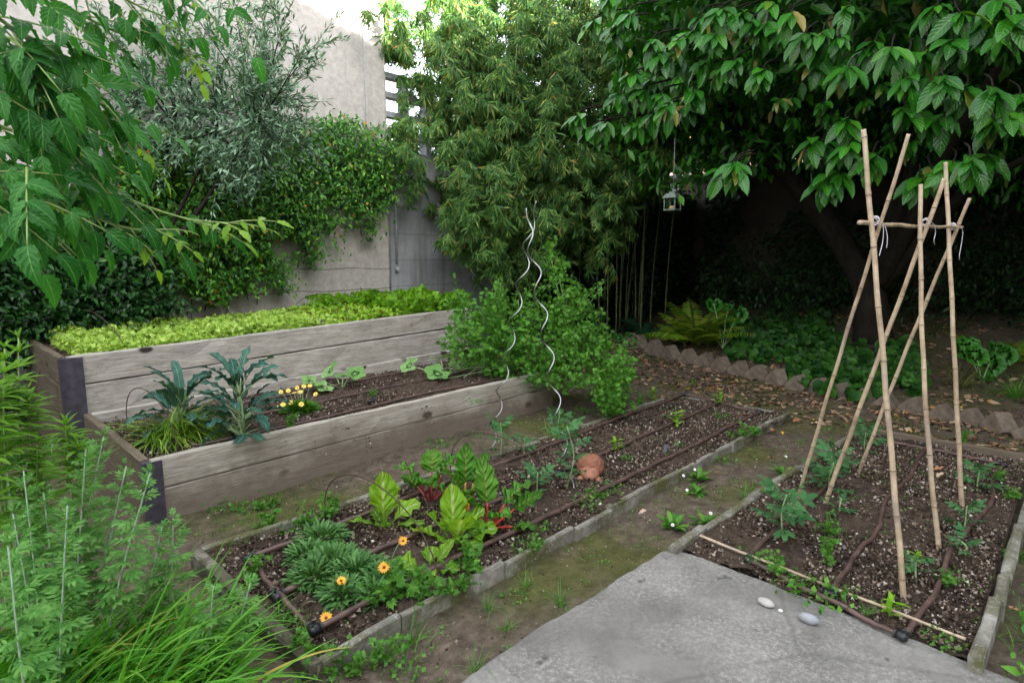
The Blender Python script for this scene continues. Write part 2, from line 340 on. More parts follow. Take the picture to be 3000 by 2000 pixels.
    M['dead'] = m.set(c, .75, None, .25); M['yleaf'] = plain('yellow_leaf', (.62, .36, .03), .6, 0, .3, 40); M['bleaf'] = plain('brown_leaf', (.30, .135, .07), .7, 0, .4, 30); M['tleaf'] = plain('tan_leaf', (.42, .30, .21), .7, 0, .3, 30)
    m = NT('straw'); g = m.n('NewGeometry'); M['straw'] = m.set(m.ramp(g.outputs['Random Per Island'], [(0, (.08, .06, .045)), (.5, (.25, .2, .14)), (1, (.5, .44, .35))]), .8)
    # living leaves
    G = lambda *a: [(i / max(1, len(a) - 1), c) for i, c in enumerate(a)]
    M['lime'] = fol('lime_lettuce_leaf', G((.28, .42, .09), (.42, .56, .15), (.54, .66, .24)), .5, .35, .3, None, 9)
    M['redlet'] = fol('red_tinged_lettuce_leaf', [(0, (.10, .04, .025)), (.12, (.16, .13, .04)), (.2, (.22, .38, .06)), (1, (.38, .54, .11))], .5, .3, .3, None, 9)
    M['pars'] = fol('parsley_leaf', G((.055, .16, .03), (.105, .26, .05), (.18, .36, .075)), .45, .3, .35, None, 5)
    M['parsy'] = fol('young_parsley_leaf', G((.10, .22, .03), (.16, .33, .04), (.24, .42, .06)), .45, .3, .35, None, 5)
    M['kale'] = fol('kale_leaf', G((.04, .125, .105), (.075, .19, .155), (.12, .25, .205)), .55, .12, .3, dict(col=(.24, .34, .25), mid=.05, n=70, sl=30, side=.25, scol=(.10, .19, .155), b=1.0), 14)
    M['kstem'] = plain('pale_green_stalk', (.22, .32, .15), .5)
    M['romaine'] = fol('romaine_leaf', G((.16, .34, .04), (.24, .44, .06), (.32, .50, .09)), .4, .35, .4, dict(col=(.45, .56, .25), mid=.06, n=34, sl=22, side=.25, scol=(.36, .52, .14), b=1.0), 10)
    M['chard'] = fol('chard_leaf', G((.065, .20, .03), (.12, .29, .05), (.18, .35, .07)), .32, .22, .5, dict(col=(.30, .22, .06), mid=.03, n=38, sl=20, side=.35, scol=(.025, .09, .012), lo=.0, b=1.5), 16)
    M['stred'] = plain('red_stalk', (.42, .035, .02), .35); M['sty'] = plain('amber_stalk', (.50, .26, .03), .35); M['std'] = plain('crimson_stalk', (.22, .03, .03), .35)
    M['squash'] = fol('squash_leaf', G((.18, .34, .12), (.25, .42, .17), (.32, .47, .23)), .6, .25, .25, dict(col=(.30, .44, .22), mid=.02, n=40, sl=30, side=.2, scol=(.28, .42, .2)), 12)
    M['gaz'] = fol('gazania_leaf', G((.055, .14, .045), (.10, .22, .07), (.17, .31, .12)), .5, .15, .4, None, 12)
    M['chive'] = fol('chive_leaf', [(0, (.10, .22, .035)), (.55, (.20, .35, .06)), (.9, (.30, .44, .10)), (.97, (.40, .36, .10)), (1, (.5, .34, .1))], .4, .15, .4)
    M['daisyf'] = fol('daisy_foliage', G((.05, .14, .025), (.10, .22, .035)), .5, .2, .3)
    M['tom'] = fol('tomato_leaf', G((.045, .125, .05), (.075, .18, .075), (.11, .23, .10)), .6, .2, .25, None, 10)
    M['weed'] = fol('weed_leaf', G((.055, .16, .035), (.10, .24, .05), (.17, .34, .07)), .5, .25, .35, None, 9)
    M['weedy'] = fol('fresh_weed_leaf', G((.13, .30, .03), (.2, .40, .05), (.27, .46, .08)), .5, .3, .3, None, 9)
    M['mug'] = fol('mugwort_leaf', G((.085, .225, .06), (.14, .31, .09), (.21, .39, .13)), .55, .25, .3, None, 7)
    M['mstem'] = plain('silvery_stem', (.27, .37, .26), .6); M['verb'] = fol('lance_leaf', G((.10, .24, .03), (.16, .33, .05), (.22, .40, .07)), .5, .3, .3, dict(col=(.28, .42, .12), mid=.04, n=50, b=.4), 8)
    M['lily'] = fol('daylily_blade', [(0, (.06, .21, .03)), (.5, (.12, .32, .05)), (.93, (.20, .41, .08)), (.97, (.33, .42, .10)), (1, (.45, .36, .12))], .4, .3, .45, None, 4)
    M['vine'] = fol('trumpet_vine_leaf', G((.025, .115, .024), (.04, .165, .032), (.065, .22, .05)), .45, .28, .35, dict(col=(.15, .32, .10), mid=.025, n=34, sl=22, side=.10, scol=(.12, .28, .10), lo=.5, b=.25), 6, 1.8)
    M['vstem'] = plain('green_shoot', (.20, .30, .08), .5); M['vtip'] = fol('young_vine_leaf', G((.17, .32, .04), (.26, .42, .07)), .45, .35, .4)
    M['olive'] = fol('olive_leaf', [(0, (.045, .09, .055)), (.4, (.11, .19, .125)), (.8, (.21, .315, .225)), (1, (.34, .45, .36))], .5, .12, .4, None, 3)
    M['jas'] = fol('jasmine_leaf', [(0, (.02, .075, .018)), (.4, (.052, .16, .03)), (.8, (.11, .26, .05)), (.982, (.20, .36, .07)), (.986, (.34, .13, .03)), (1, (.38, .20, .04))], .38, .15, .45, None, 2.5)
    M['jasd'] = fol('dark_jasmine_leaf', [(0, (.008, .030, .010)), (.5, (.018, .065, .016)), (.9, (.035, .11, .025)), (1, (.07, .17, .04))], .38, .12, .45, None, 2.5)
    M['bam'] = fol('bamboo_leaf', [(0, (.026, .078, .028)), (.45, (.075, .17, .048)), (.82, (.155, .26, .075)), (.94, (.26, .33, .10)), (.98, (.30, .26, .10)), (1, (.38, .22, .07))], .45, .25, .4, None, 1.6)
    M['laur'] = fol('glossy_leaf', [(0, (.010, .075, .010)), (.5, (.018, .118, .014)), (.85, (.034, .165, .017)), (.95, (.07, .21, .025)), (.98, (.24, .20, .07)), (1, (.28, .20, .07))], .32, .18, .65, dict(col=(.14, .26, .05), mid=.022, n=52, sl=22, side=.26, scol=(.14, .26, .03), lo=.55, b=.22), 5, 1.6)
    M['ivy'] = fol('ivy_leaf', G((.006, .016, .006), (.014, .036, .012), (.028, .06, .02)), .5, .08, .3)  # greens lowered to put extra shade into the back planting
    M['fern'] = fol('fern_frond', [(0, (.09, .20, .03)), (.5, (.19, .31, .05)), (.85, (.30, .37, .07)), (1, (.34, .28, .07))], .55, .25, .3, None, 4)
    M['fernd'] = fol('dark_fern_frond', G((.015, .06, .025), (.03, .09, .04)), .45, .15, .4); M['big'] = fol('heart_leaf', G((.04, .15, .03), (.07, .22, .04)), .4, .25, .45, dict(col=(.14, .3, .08), mid=.02, n=26, sl=18), 5)
    M['cover'] = fol('ground_cover_leaf', G((.013, .05, .012), (.028, .09, .018), (.055, .145, .028)), .5, .15, .35, None, 3); M['sedge'] = fol('sedge_blade', G((.05, .08, .02), (.12, .14, .05), (.22, .18, .08)), .5, .15, .3)
    M['petal'] = plain('orange_petal', (.85, .36, .008), .5, 0, .2, 60); M['petaly'] = plain('yellow_petal', (.85, .62, .10), .5, 0, .2, 60); M['eye'] = plain('flower_eye', (.18, .06, .015), .7); M['white'] = plain('white_petal', (.8, .8, .78), .6, 0, .05, 40)
mats()
# ------------------------------------------------------------------ ground
def xhex(y): return 6.78 + .40 * np.asarray(y)
def gh(x, y):
    x = np.asarray(x, float); y = np.asarray(y, float)
    r = np.clip((x - xhex(y) - .1) / 5.5, 0, 1); r = r * r * (3 - 2 * r) * .50
    r = r + .07 * np.clip((x - xhex(y)) / .15, 0, 1)
    r = r * np.clip((7.6 + 4 - y) / 3, 0, 1)
    return r + (vnoise(x, y, 1.1, 1) - .5) * .05 + (vnoise(x, y, 5, 2) - .5) * .022 + (vnoise(x, y, 17, 3) - .5) * .010
def ground():
    def axis(a, b, st, far0, far1):
        near = np.arange(a, b, st); return np.concatenate([-np.geomspace(-far0, -a + st, 14) if a < 0 else [], near, np.geomspace(b, far1, 16)])
    xs = np.unique(np.concatenate([-np.geomspace(150, 3.2, 14), np.arange(-3, 9.5, .05), np.arange(9.5, 16, .2), np.geomspace(16, 180, 14)]))
    ys = np.unique(np.concatenate([-np.geomspace(150, 3.2, 14), np.arange(-3, 8, .05), np.geomspace(8, 180, 18)]))
    X, Y = np.meshgrid(xs, ys); Z = gh(X, Y)
    far = np.clip((np.maximum(np.abs(X - 5), np.abs(Y - 2)) - 14) / 6, 0, 1); Z = Z * (1 - far)
    V = np.stack([X, Y, Z], -1).reshape(-1, 3)
    MB().add(V, grid_faces(len(ys), len(xs))).build('ground', M['earth'])['kind'] = 'structure'
ground()
def slab():
    pts = [(2.69, -3.0), (2.70, -1), (2.69, -.2), (2.70, .19), (2.725, .8), (2.74, 1.25), (2.72, 1.42), (2.66, 1.475), (2.45, 1.49), (2.1, 1.495), (1.7, 1.51), (1.3, 1.50), (.7, 1.52), (-.2, 1.5), (-1.5, 1.5), (-1.5, -3)]
    P = []
    for i, p in enumerate(pts):
        q = pts[(i + 1) % len(pts)]; n = max(2, int(math.dist(p, q) / .03)) if i < 14 else 2
        for k in range(n):
            t = k / n; P.append((p[0] + (q[0] - p[0]) * t, p[1] + (q[1] - p[1]) * t))
    P = np.array(P); n = len(P); c = P.mean(0)
    P = P + (np.stack([vnoise(P[:, 0], P[:, 1], 9, 4), vnoise(P[:, 0], P[:, 1], 8, 9)], -1) - .5) * .016 + (np.stack([vnoise(P[:, 0], P[:, 1], 40, 4), vnoise(P[:, 0], P[:, 1], 40, 9)], -1) - .5) * .012
    inn = P - nrm(P - c) * .014
    V = np.concatenate([np.c_[P, np.full(n, -.05)], np.c_[P, np.full(n, .026)], np.c_[inn, np.full(n, .036)]])
    MB().add(V, [grid_faces(3, n, True), (np.arange(n) + 2 * n)[None]]).build('path', M['slab'], smooth=False)['kind'] = 'structure'
slab()
# ------------------------------------------------------------------ walls and buildings
WY = 7.4
def walls():
    w = thing('garden_wall', 'tall beige rendered wall with damp stains behind the raised beds', 'wall', (0, WY, 0))
    mb = MB(); nx, nz = 60, 40; xs = np.linspace(-9, 5.04, nx); zs = np.linspace(-.2, 9.2, nz); X, Z = np.meshgrid(xs, zs)
    V = np.stack([X, 0 * X + (vnoise(X, Z, 1.3, 5) - .5) * .012, Z], -1).reshape(-1, 3); f = grid_faces(nz, nx)
    mb.add(V, f); B = V.copy(); B[:, 1] = .4; mb.add(B, f[:, ::-1]); mb.add(*box(5.04, 5.06, -.015, .4, -.2, 9.2)); mb.add(*box(-9, 5.04, .0, .4, 9.2, 9.25))
    mb.build('render', M['wall'], w)
    p = onY(835, 170, WY); q = onY(838, 560, WY)
    MB().add(*tube([(4.72, -.03, 5.2), (4.72, -.03, 2.2)], .006)).build('cable', M['frame'], w)
    g = thing('concrete_wall', 'grey concrete wall with a lattice window, at the corner by the bamboo', 'wall', (0, WY, 0))
    zs0 = onY(960, 360, WY + .1)[2]
    mb = MB(); mb.add(*box(5.063, 14.19, .06, .34, -.2, zs0)); mb.add(*box(5.5, 14.18, -.02, .36, zs0 - .36, zs0 - .02)); mb.build('panel', M['conc'], g, False)
    MB().add(*tube([(5.21, .03, 2.75), (5.21, .03, .1 + onY(905, 620, WY)[2])], .016)).add(*tube([(5.21, .03, 1.42), (5.21, .03, 1.36)], .03)).build('rain_pipe', M['frame'], g)
    zt = onY(900, 168, WY + .1)[2]; wf = MB(); cw = .40; nr = 4; hh = (zt - zs0 - .04) / nr
    cols = 20; x0 = 5.10
    for i in range(cols + 1): wf.add(*box(x0 + i * cw - .045, x0 + i * cw + .045, .10, .26, zs0 + .003, zt))
    for j in range(nr + 1):
        for i in range(cols): wf.add(*box(x0 + i * cw + .046, x0 + (i + 1) * cw - .046, .11, .25, zs0 + .005 + j * hh - (.0 if j == 0 else .04), zs0 + .045 + j * hh))
    fr = wf.build('window_frame', M['frame'], g, False)
    pn = MB()
    for i in range(cols):
        for j in range(nr): pn.add(*box(x0 + i * cw + .05, x0 + (i + 1) * cw - .05, .175, .181, zs0 + .05 + j * hh, zs0 + (j + 1) * hh - .035))
    pn.build('pane', M['glass'], fr, False)
    e = thing('boundary_wall', 'brown rendered wall, colour darkened to deepen the shade under the trees at the back', 'wall', (14.2, 0, 0))
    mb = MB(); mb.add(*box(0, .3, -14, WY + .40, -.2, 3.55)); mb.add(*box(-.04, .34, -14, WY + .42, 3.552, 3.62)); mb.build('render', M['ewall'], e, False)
    # neighbours beyond the walls, and the house whose roof shades the garden
    h = thing('pink_house', 'pale pink house glimpsed through the leaves beyond the back wall', 'house', (27, 2, 0))
    mb = MB(); mb.add(*box(0, 8, -12, 14, 0, 6.5)); b = mb.build('wall', M['pink'], h, False)
    MB().add(*hexa([(-.4, -12.4, 6.5), (8.4, -12.4, 6.5), (8.4, 14.4, 6.5), (-.4, 14.4, 6.5)], [(3.8, -12.4, 8.4), (4.2, -12.4, 8.4), (4.2, 14.4, 8.4), (3.8, 14.4, 8.4)])).build('roof', M['rooft'], h, False)
    for y in np.arange(-10, 13, 3.2):
        for z in (1.2, 4.1): MB().add(*box(-.06, .02, y, y + 1.1, z, z + 1.5)).build('window', M['fit'], h, False)
    k = thing('shading_house', 'rendered house standing behind the viewer whose roof shades the garden', 'house', (0, -11, 0))
    pr = [(-26, 0), (-26, 13.2), (-9, 15.2), (-.35, 12.9), (30, 12.9), (30, 0)]; n = len(pr)
    V = [(x, 0, z) for x, z in pr] + [(x, -9, z) for x, z in pr]
    MB().add(V, [np.arange(n)[None], (np.arange(n)[::-1] + n)[None], np.array([(i, (i + 1) % n, (i + 1) % n + n, i + n)[::-1] for i in range(n)])]).build('wall', M['house'], k, False)
walls()
# ------------------------------------------------------------------ beds
ch0 = (np.array([(0, 0, 1), (.9, .1, -.2), (-.5, .8, -.3), (-.45, -.75, -.25), (.1, .2, -.7)]), [np.array([(0, 1, 2), (0, 2, 3), (0, 3, 1), (4, 2, 1), (4, 3, 2), (4, 1, 3)])], np.zeros((5, 2)))
def soil(x0, x1, y0f, y1f, z, name, par, seed, amp=.035, step=.022):
    nx = int((x1 - x0) / step) + 1; ny = int((y1f(x0) - y0f(x0)) / step) + 1
    xs = np.linspace(x0, x1, nx); V = []
    T = np.linspace(0, 1, ny); X = np.repeat(xs[None], ny, 0); Y0 = y0f(xs)[None]; Y1 = y1f(xs)[None]; Yg = Y0 + (Y1 - Y0) * T[:, None]
    Z = z + (vnoise(X, Yg, 3, seed) - .5) * amp + (vnoise(X, Yg, 14, seed + 1) - .5) * amp * .8 + (vnoise(X, Yg, 38, seed + 2) - .5) * amp * .7
    mb = MB().add(np.stack([X, Yg, Z], -1).reshape(-1, 3), grid_faces(ny, nx)); n = int((x1 - x0) * 900); cx = rng.uniform(x0 + .02, x1 - .02, n); cy = y0f(cx) + .02 + rng.random(n) * (y1f(cx) - y0f(cx) - .04); s = .008 + .02 * rng.random(n) ** 3
    mb.scat(ch0, frames(rdir(n), rdir(n), s), np.c_[cx, cy, z + rng.normal(size=n) * .004 + .003]); mb.build(name, M['soil'], par)
def crumbs(pts, s0, s1, label, loc=None):
    pts = pts[rng.random(len(pts)) < .25 + 1.5 * np.clip(vnoise(pts[:, 0], pts[:, 1], 3.5, 77) * .6 + vnoise(pts[:, 0], pts[:, 1], 11, 78) * .6 - .3, 0, 1)]; n = len(pts); s = s0 * (s1 / s0) ** (rng.random(n) ** 2.2)
    mb = MB().scat(ch0, frames(rdir(n), rdir(n), s), pts)
    return tag(mb.build('soil_crumbs', M['crumb'], None, False), label, 'soil crumbs', None, 'stuff')
def low_front(x): return 3.82 + (np.asarray(x) - .92) * .040
def low_back(x): return 5.36 + (np.asarray(x) - .92) * .062
def hi_front(x): return low_back(x) + .055
XL, XR = .905, 4.72; ZL = .39
def ztop(x): return ZL + (np.asarray(x) - XL) * .006
def raised():
    b = thing('raised_bed', 'low grey timber raised bed holding kale, squash and a big parsley', 'raised bed')
    fy = low_front; g = MB()
    def board(xa, xb, ya, yb, z0, z1a, z1b, th): return subbox((xa, ya + th / 2), (xb, yb + th / 2), z1a - z0, th, z0, 26, .0022, 0, 0)
    for z0, z1 in ((-.03, .205), (.213, ZL)): g.add(*board(XL + .02, XR, float(fy(XL)), float(fy(XR)), z0, z1, z1, .048))
    g.build('front_board', M['wood'], b, False)
    g = MB()
    for z0, z1 in ((-.03, .205), (.213, ZL)): g.add(*subbox((XL, float(fy(XL)) + .05), (XL, float(low_back(XL)) - .0), z1 - z0, .05, z0, 20, .002))
    g.build('end_board', M['woody'], b, False)
    g = MB()
    for z0, z1 in ((-.03, .205), (.213, ZL)): g.add(*subbox((XR, float(fy(XR)) + .05), (XR, float(low_back(XR)) - .0), z1 - z0, .05, z0, 20, .002))
    g.build('end_board', M['woody'], b, False)
    V, Fs = subbox((XL + .02, float(low_back(XL)) - .03), (XR, float(low_back(XR)) - .03), ZL, .05, 0, 26, .002, 0, .05); MB().add(V, Fs).build('back_board', M['woodt'], b, False)
    MB().add(*box(XL - .026, XL + .075, float(fy(XL)) - .006, float(fy(XL)) + .055, -.04, ZL - .012)).build('corner_post', M['post'], b, False)
    soil(XL + .02, XR - .02, lambda x: fy(x) + .045, lambda x: low_back(x) - .05, ZL - .075, 'soil', b, 3, .05)
    h = thing('raised_bed', 'tall grey timber raised bed full of lettuce beside the wall', 'raised bed')
    ZH = .825; x0, x1 = .80, 5.10; g = MB(); f2 = lambda x: float(hi_front(x)); bk = lambda x: 7.20 + 0 * x
    for z0, z1, zr in ((-.03, .30, 0), (.308, .60, .095), (.610, ZH, .105)):
        g.add(*subbox((x0 + .01, f2(x0) + .025), (x1, f2(x1) + .025), z1 - z0, .05, z0, 28, .0028, 0, zr))
    g.build('front_board', M['woodt'], h, False)
    g = MB()
    for z0, z1 in ((-.03, .30), (.308, .60), (.612, ZH)): g.add(*subbox((x0, f2(x0) + .05), (x0, 7.2), z1 - z0, .05, z0, 20, .002))
    g.build('end_board', M['woody'], h, False)
    g = MB()
    for z0, z1 in ((-.03, .30), (.308, .66), (.668, ZH + .1)): g.add(*subbox((x1, f2(x1) + .05), (x1, 7.2), z1 - z0, .05, z0, 20, .002))
    g.build('end_board', M['woody'], h, False)
    MB().add(*subbox((x0, 7.225), (x1, 7.225), ZH + .03, .05, 0, 20, .002, 0, .05)).build('back_board', M['woodt'], h, False)
    MB().add(*box(x0 - .028, x0 + .115, f2(x0) - .022, f2(x0) + .055, -.04, ZH - .008)).build('corner_post', M['post'], h, False)
    soil(x0 + .02, x1 - .02, lambda x: hi_front(x) + .045, lambda x: 7.19 + 0 * x, ZH - .05, 'soil', h, 7, .04, .05)
raised()
CX0, CX1, CY0, CY1 = .93, 5.93, 1.95, 3.15
def ground_beds():
    b = thing('vegetable_bed', 'long ground bed edged with concrete kerbs in the middle of the garden', 'vegetable bed')
    def run(p, q, lens, th, h, nm, mat, jit=.018):
        p = np.array(p, float); q = np.array(q, float); L = np.linalg.norm(q - p); d = (q - p) / L; s = 0; i = 0
        while s < L - .05:
            l = min(lens[i % len(lens)], L - s); e = np.array([-d[1], d[0]]) * rng.uniform(-jit, jit)
            V, Fs = subbox(p + d * (s + .004) + e, p + d * (s + l - .004) + e * rng.uniform(-1, 1), h + .08 + rng.uniform(-.012, .012), th, -.08, max(3, int(l / .14)), .0016)
            MB().add(V, Fs).build(nm, M[mat], b, False); s += l; i += 1
    run((.93, 1.935), (5.93, 1.99), [.40, .62, .55, .36, .33, .5, .9, .62], .036, .068, 'kerb_stone', 'kerb')
    run((.95, 3.135), (5.6, 3.165), [.62, .48, .5, .47, .55, .62], .042, .07, 'kerb_stone', 'kerb')
    run((.93, 1.90), (.93, 3.16), [1.30], .055, .085, 'end_kerb', 'kerbd', .0)
    run((5.93, 2.02), (5.86, 3.15), [1.3], .04, .05, 'end_kerb', 'kerb')
    soil(CX0 + .02, CX1 - .02, lambda x: CY0 + .005 + 0 * x, lambda x: CY1 - .01 + 0 * x, .045, 'soil', b, 13, .045)
    b2 = b; b = thing('vegetable_bed', 'ground bed under the bamboo cane frame beside the concrete slab', 'vegetable bed')
    run((2.66, 1.425), (5.83, 1.335), [.34, .62, .8, .55, .95], .05, .07, 'kerb_stone', 'kerb')
    run((2.62, .165), (5.6, .13), [.56, .30, .7, .6, .8], .045, .095, 'kerb_stone', 'kerb')
    run((5.80, 1.33), (5.86, -.3), [1.7], .05, .085, 'end_board', 'woody', 0)
    soil(2.72, 5.78, lambda x: .19 + 0 * x, lambda x: 1.40 + 0 * x, .035, 'soil', b, 17, .045)
    n = 36000; p = np.c_[rng.uniform(CX0 + .04, CX1 - .05, n), rng.uniform(CY0 + .03, CY1 - .03, n), np.full(n, .05) + rng.normal(size=n) * .008]
    crumbs(p, .004, .016, 'white, tan and dark crumbs scattered over the middle bed soil')
    n = 34000; p = np.c_[rng.uniform(2.74, 5.76, n), rng.uniform(.2, 1.38, n), np.full(n, .04) + rng.normal(size=n) * .008]
    crumbs(p, .004, .015, 'white perlite and dark crumbs over the soil below the cane frame')
    n = 22000; x = rng.uniform(XL + .05, XR - .05, n); y = low_front(x) + .05 + rng.random(n) * (low_back(x) - low_front(x) - .12); p = np.c_[x, y, np.full(n, ZL - .072) + rng.normal(size=n) * .008]
    crumbs(p, .004, .014, 'pale and dark crumbs over the soil of the low raised bed')
    n = 22000; x = rng.uniform(-1.5, 7.5, n); y = rng.uniform(.2, 4, n); ok = ~((x > CX0 - .05) & (x < CX1 + .05) & (y > CY0 - .05) & (y < CY1 + .05)) & ~((x > 2.66) & (x < 5.8) & (y < 1.45)) & ~((x < 2.75) & (y < 1.53)) & (y < low_front(x) - .02)
    x, y = x[ok], y[ok]; P = np.c_[x, y, gh(x, y) + .001]; nm = 2600; xm = rng.uniform(1.3, 4.4, nm); zm = rng.uniform(.03, .34, nm); k = vnoise(xm, zm, 5, 91) + .5 * vnoise(xm, zm, 19, 92) > 1.02; P = np.concatenate([P, np.c_[xm, low_front(xm) - .027, zm][k]]); crumbs(P, .0025, .011, 'small stones and crumbs scattered over the earth paths')
ground_beds()
# ------------------------------------------------------------------ foliage masses
def cloud(mb, T, pts, size, bias=(0, 0, -.4), k=.7, upb=(0, -.4, 1), mi=0):
    n = len(pts); s = rng.uniform(size[0], size[1], n)
    return mb.scat(T, frames(rdir(n, bias, k), rdir(n, np.asarray(upb) * 1.3, .6), s), pts, mi)
def brush(brs, dens, depth=None, plane=None, thick=.2, jit=1.0):
    """points in soft blobs: each (px, py, r[, weight]) lies on the wall plane or at a distance, with real thickness"""
    out = []
    for b in brs:
        px, py, r = b[:3]; wt = b[3] if len(b) > 3 else 1.0; n = max(3, int(dens * wt * r * r / 1000))
        a = rng.uniform(0, 2 * math.pi, n); q = r * np.sqrt(rng.random(n)) * (.75 + .5 * rng.random(n))
        x = px + q * np.cos(a); y = py + q * np.sin(a)
        for i in range(n):
            if plane is not None: p = onY(x[i], y[i], plane); p = p + np.array([rng.normal() * .03, -abs(rng.normal()) * thick, rng.normal() * .03])
            else:
                d = depth(px, py) if callable(depth) else depth; p = dep(x[i], y[i], d + rng.normal() * thick)
            out.append(p)
    return np.array(out)
Lj = leafT(3, .42, 'ovate', .3, .18); Lol = leafT(2, .25, 'lance', .2, .1); Lb = leafT(2, .14, 'lance', .3, .22)
Ll = leafT(7, .36, 'ellip', .28, .25, 0, .12, 5); Lq = leafT(3, .36, 'ellip', .25, .2)
Liv = joinT([tT(leafT(2, .5, 'ovate', .15, .1), 1, a, (0, 0, 0)) for a in (-.9, 0, .9)])
def wallgreen():
    brs = [(300, 380, 60), (380, 370, 70), (470, 380, 70), (560, 390, 70), (640, 370, 60), (700, 340, 55), (760, 320, 50), (810, 340, 45), (850, 380, 50), (860, 440, 40), (800, 420, 60), (730, 420, 60), (650, 440, 60), (560, 460, 60), (470, 460, 60), (390, 470, 60), (320, 480, 60), (300, 430, 60),
           (830, 490, 25), (800, 480, 22), (730, 300, 30, .7), (850, 320, 30, .8), (880, 400, 26, .8), (790, 290, 25, .6), (680, 520, 36), (700, 555, 26), (715, 585, 16), (640, 500, 40), (740, 510, 22, 1.3), (690, 480, 40), (600, 520, 30, 1.3), (560, 540, 36), (580, 580, 30, 1.3), (600, 600, 30), (625, 630, 26), (640, 655, 16), (540, 600, 28, 1.3), (520, 560, 36, 1.3), (480, 540, 40, 1.3), (440, 560, 36, 1.3), (400, 540, 46), (350, 560, 46), (330, 610, 30, 1.3), (470, 620, 30, 1.3), (520, 640, 26, 1.3), (560, 650, 20, 1.3), (470, 660, 30, 1.3), (430, 640, 30, 1.3), (490, 680, 18, 1.3), (390, 620, 26, 1.3), (420, 500, 50, 1.3), (500, 500, 50, 1.3), (835, 520, 14, 1.2), (832, 545, 9, 1), (765, 540, 9, .8), (768, 570, 7, .8), (660, 590, 12, 1), (700, 600, 12, 1), (790, 505, 12, 1), (360, 600, 30, 1.2), (420, 590, 34, 1.2), (540, 500, 40, 1.2)]
    t = thing('jasmine_creeper', 'glossy green creeper with a few orange leaves hanging down the beige wall', 'creeper', (0, 0, 0)); mb = MB()
    p = brush(brs, 270, None, WY - .06, .2); cloud(mb, Lj, p, (.04, .085), (0, -.35, -.6), .6, (0, -.8, .7))
    st = MB()
    for x0, y0, x1, y1 in [(540, 600, 520, 720), (600, 500, 590, 700), (690, 470, 710, 600), (350, 560, 330, 720), (450, 540, 440, 700), (800, 440, 830, 540), (560, 420, 570, 690), (480, 500, 470, 715), (395, 500, 390, 700)]:
        a = onY(x0, y0, WY - .05); b_ = onY(x1, y1, WY - .05); m = (a + b_) / 2 + rng.normal(size=3) * .06; st.add(*tube(smooth([a, m * 1 + [0, -.02, 0], b_], 6), .006, 5))
    # trailing strands over the bare wall
    mb.merge(st, 1).build('foliage', [M['jas'], M['bark']], t)
    t = thing('climbing_hedge', 'dark dense leafy hedge climbing the wall at the left end of the tall bed', 'hedge'); mb = MB()
    brs = [(x, y, 55) for x in range(-60, 340, 55) for y in range(470, 740, 50) if not (x > 240 and y < 560)] + [(360, 690, 30), (350, 640, 36), (400, 700, 20), (-40, 790, 60), (30, 790, 50)]
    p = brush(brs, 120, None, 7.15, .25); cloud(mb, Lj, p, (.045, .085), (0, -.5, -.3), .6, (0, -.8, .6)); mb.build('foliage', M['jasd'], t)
    o = thing('olive_tree', 'silvery grey olive tree spreading in front of the beige wall', 'tree', (0, 0, 0)); mb = MB(); br = MB()
    base = np.array([1.45, 7.0, .9]); limbs = [dep(x, y, 6.1) for x, y in ((300, 300), (400, 290), (500, 300), (590, 290))]
    for l in limbs: br.add(*tube(smooth([base, (base + l) / 2 + rng.normal(size=3) * .06, l], 6), np.linspace(.035, .014, 13), 6))
    tip = [(230, 40), (290, 110), (350, 30), (400, 100), (450, 40), (500, 120), (540, 30), (590, 90), (610, 30), (650, 40), (640, 100), (690, 130), (735, 92), (700, 180), (650, 170), (600, 170), (700, 235), (660, 230), (620, 250), (560, 200), (500, 200), (440, 180), (380, 170), (320, 190), (270, 200), (300, 260), (360, 260), (420, 260), (480, 270), (540, 270), (600, 300), (660, 290), (560, 330), (500, 340), (440, 330), (380, 320), (520, 390), (545, 410), (580, 250), (250, 300), (200, 120), (180, 220), (640, 330), (690, 310), (330, 330), (610, 350)]
    for x, y in tip:
        e = dep(x, y, 5.9 + rng.normal() * .4); s0 = limbs[int(np.argmin([np.linalg.norm(l - e) for l in limbs]))]; c = smooth([s0, (s0 + e) / 2 + rng.normal(size=3) * .06, e], 8)
        br.add(*tube(c, np.linspace(.011, .0025, len(c)), 5))
        for _ in range(8):
            b0 = c[-1 - int(rng.integers(0, 12))]; dr = rdir(1, nrm(e - s0), .55)[0]; L = rng.uniform(.25, .5); n = 26; tt = np.linspace(.1, 1, n)
            tw = b0 + dr * tt[:, None] * L + np.array([0, 0, -.12]) * (tt ** 2)[:, None] * L; br.add(*tube(tw[::5], .0022, 3, False))
            mb.scat(Lol, frames(rdir(n, dr * 1.1, .6), rdir(n, (0, -.4, .6), .8), rng.uniform(.055, .095, n)), tw + rng.normal(size=(n, 3)) * .012)
    p = brush([(x, y, 60) for x, y in tip if x < 640], 55, 6.05, None, .3); cloud(mb, Lol, p, (.055, .10), (.2, -.25, .25), .9)
    mb.build('crown', M['olive'], o); br.build('branch', M['bark'], o)
wallgreen()
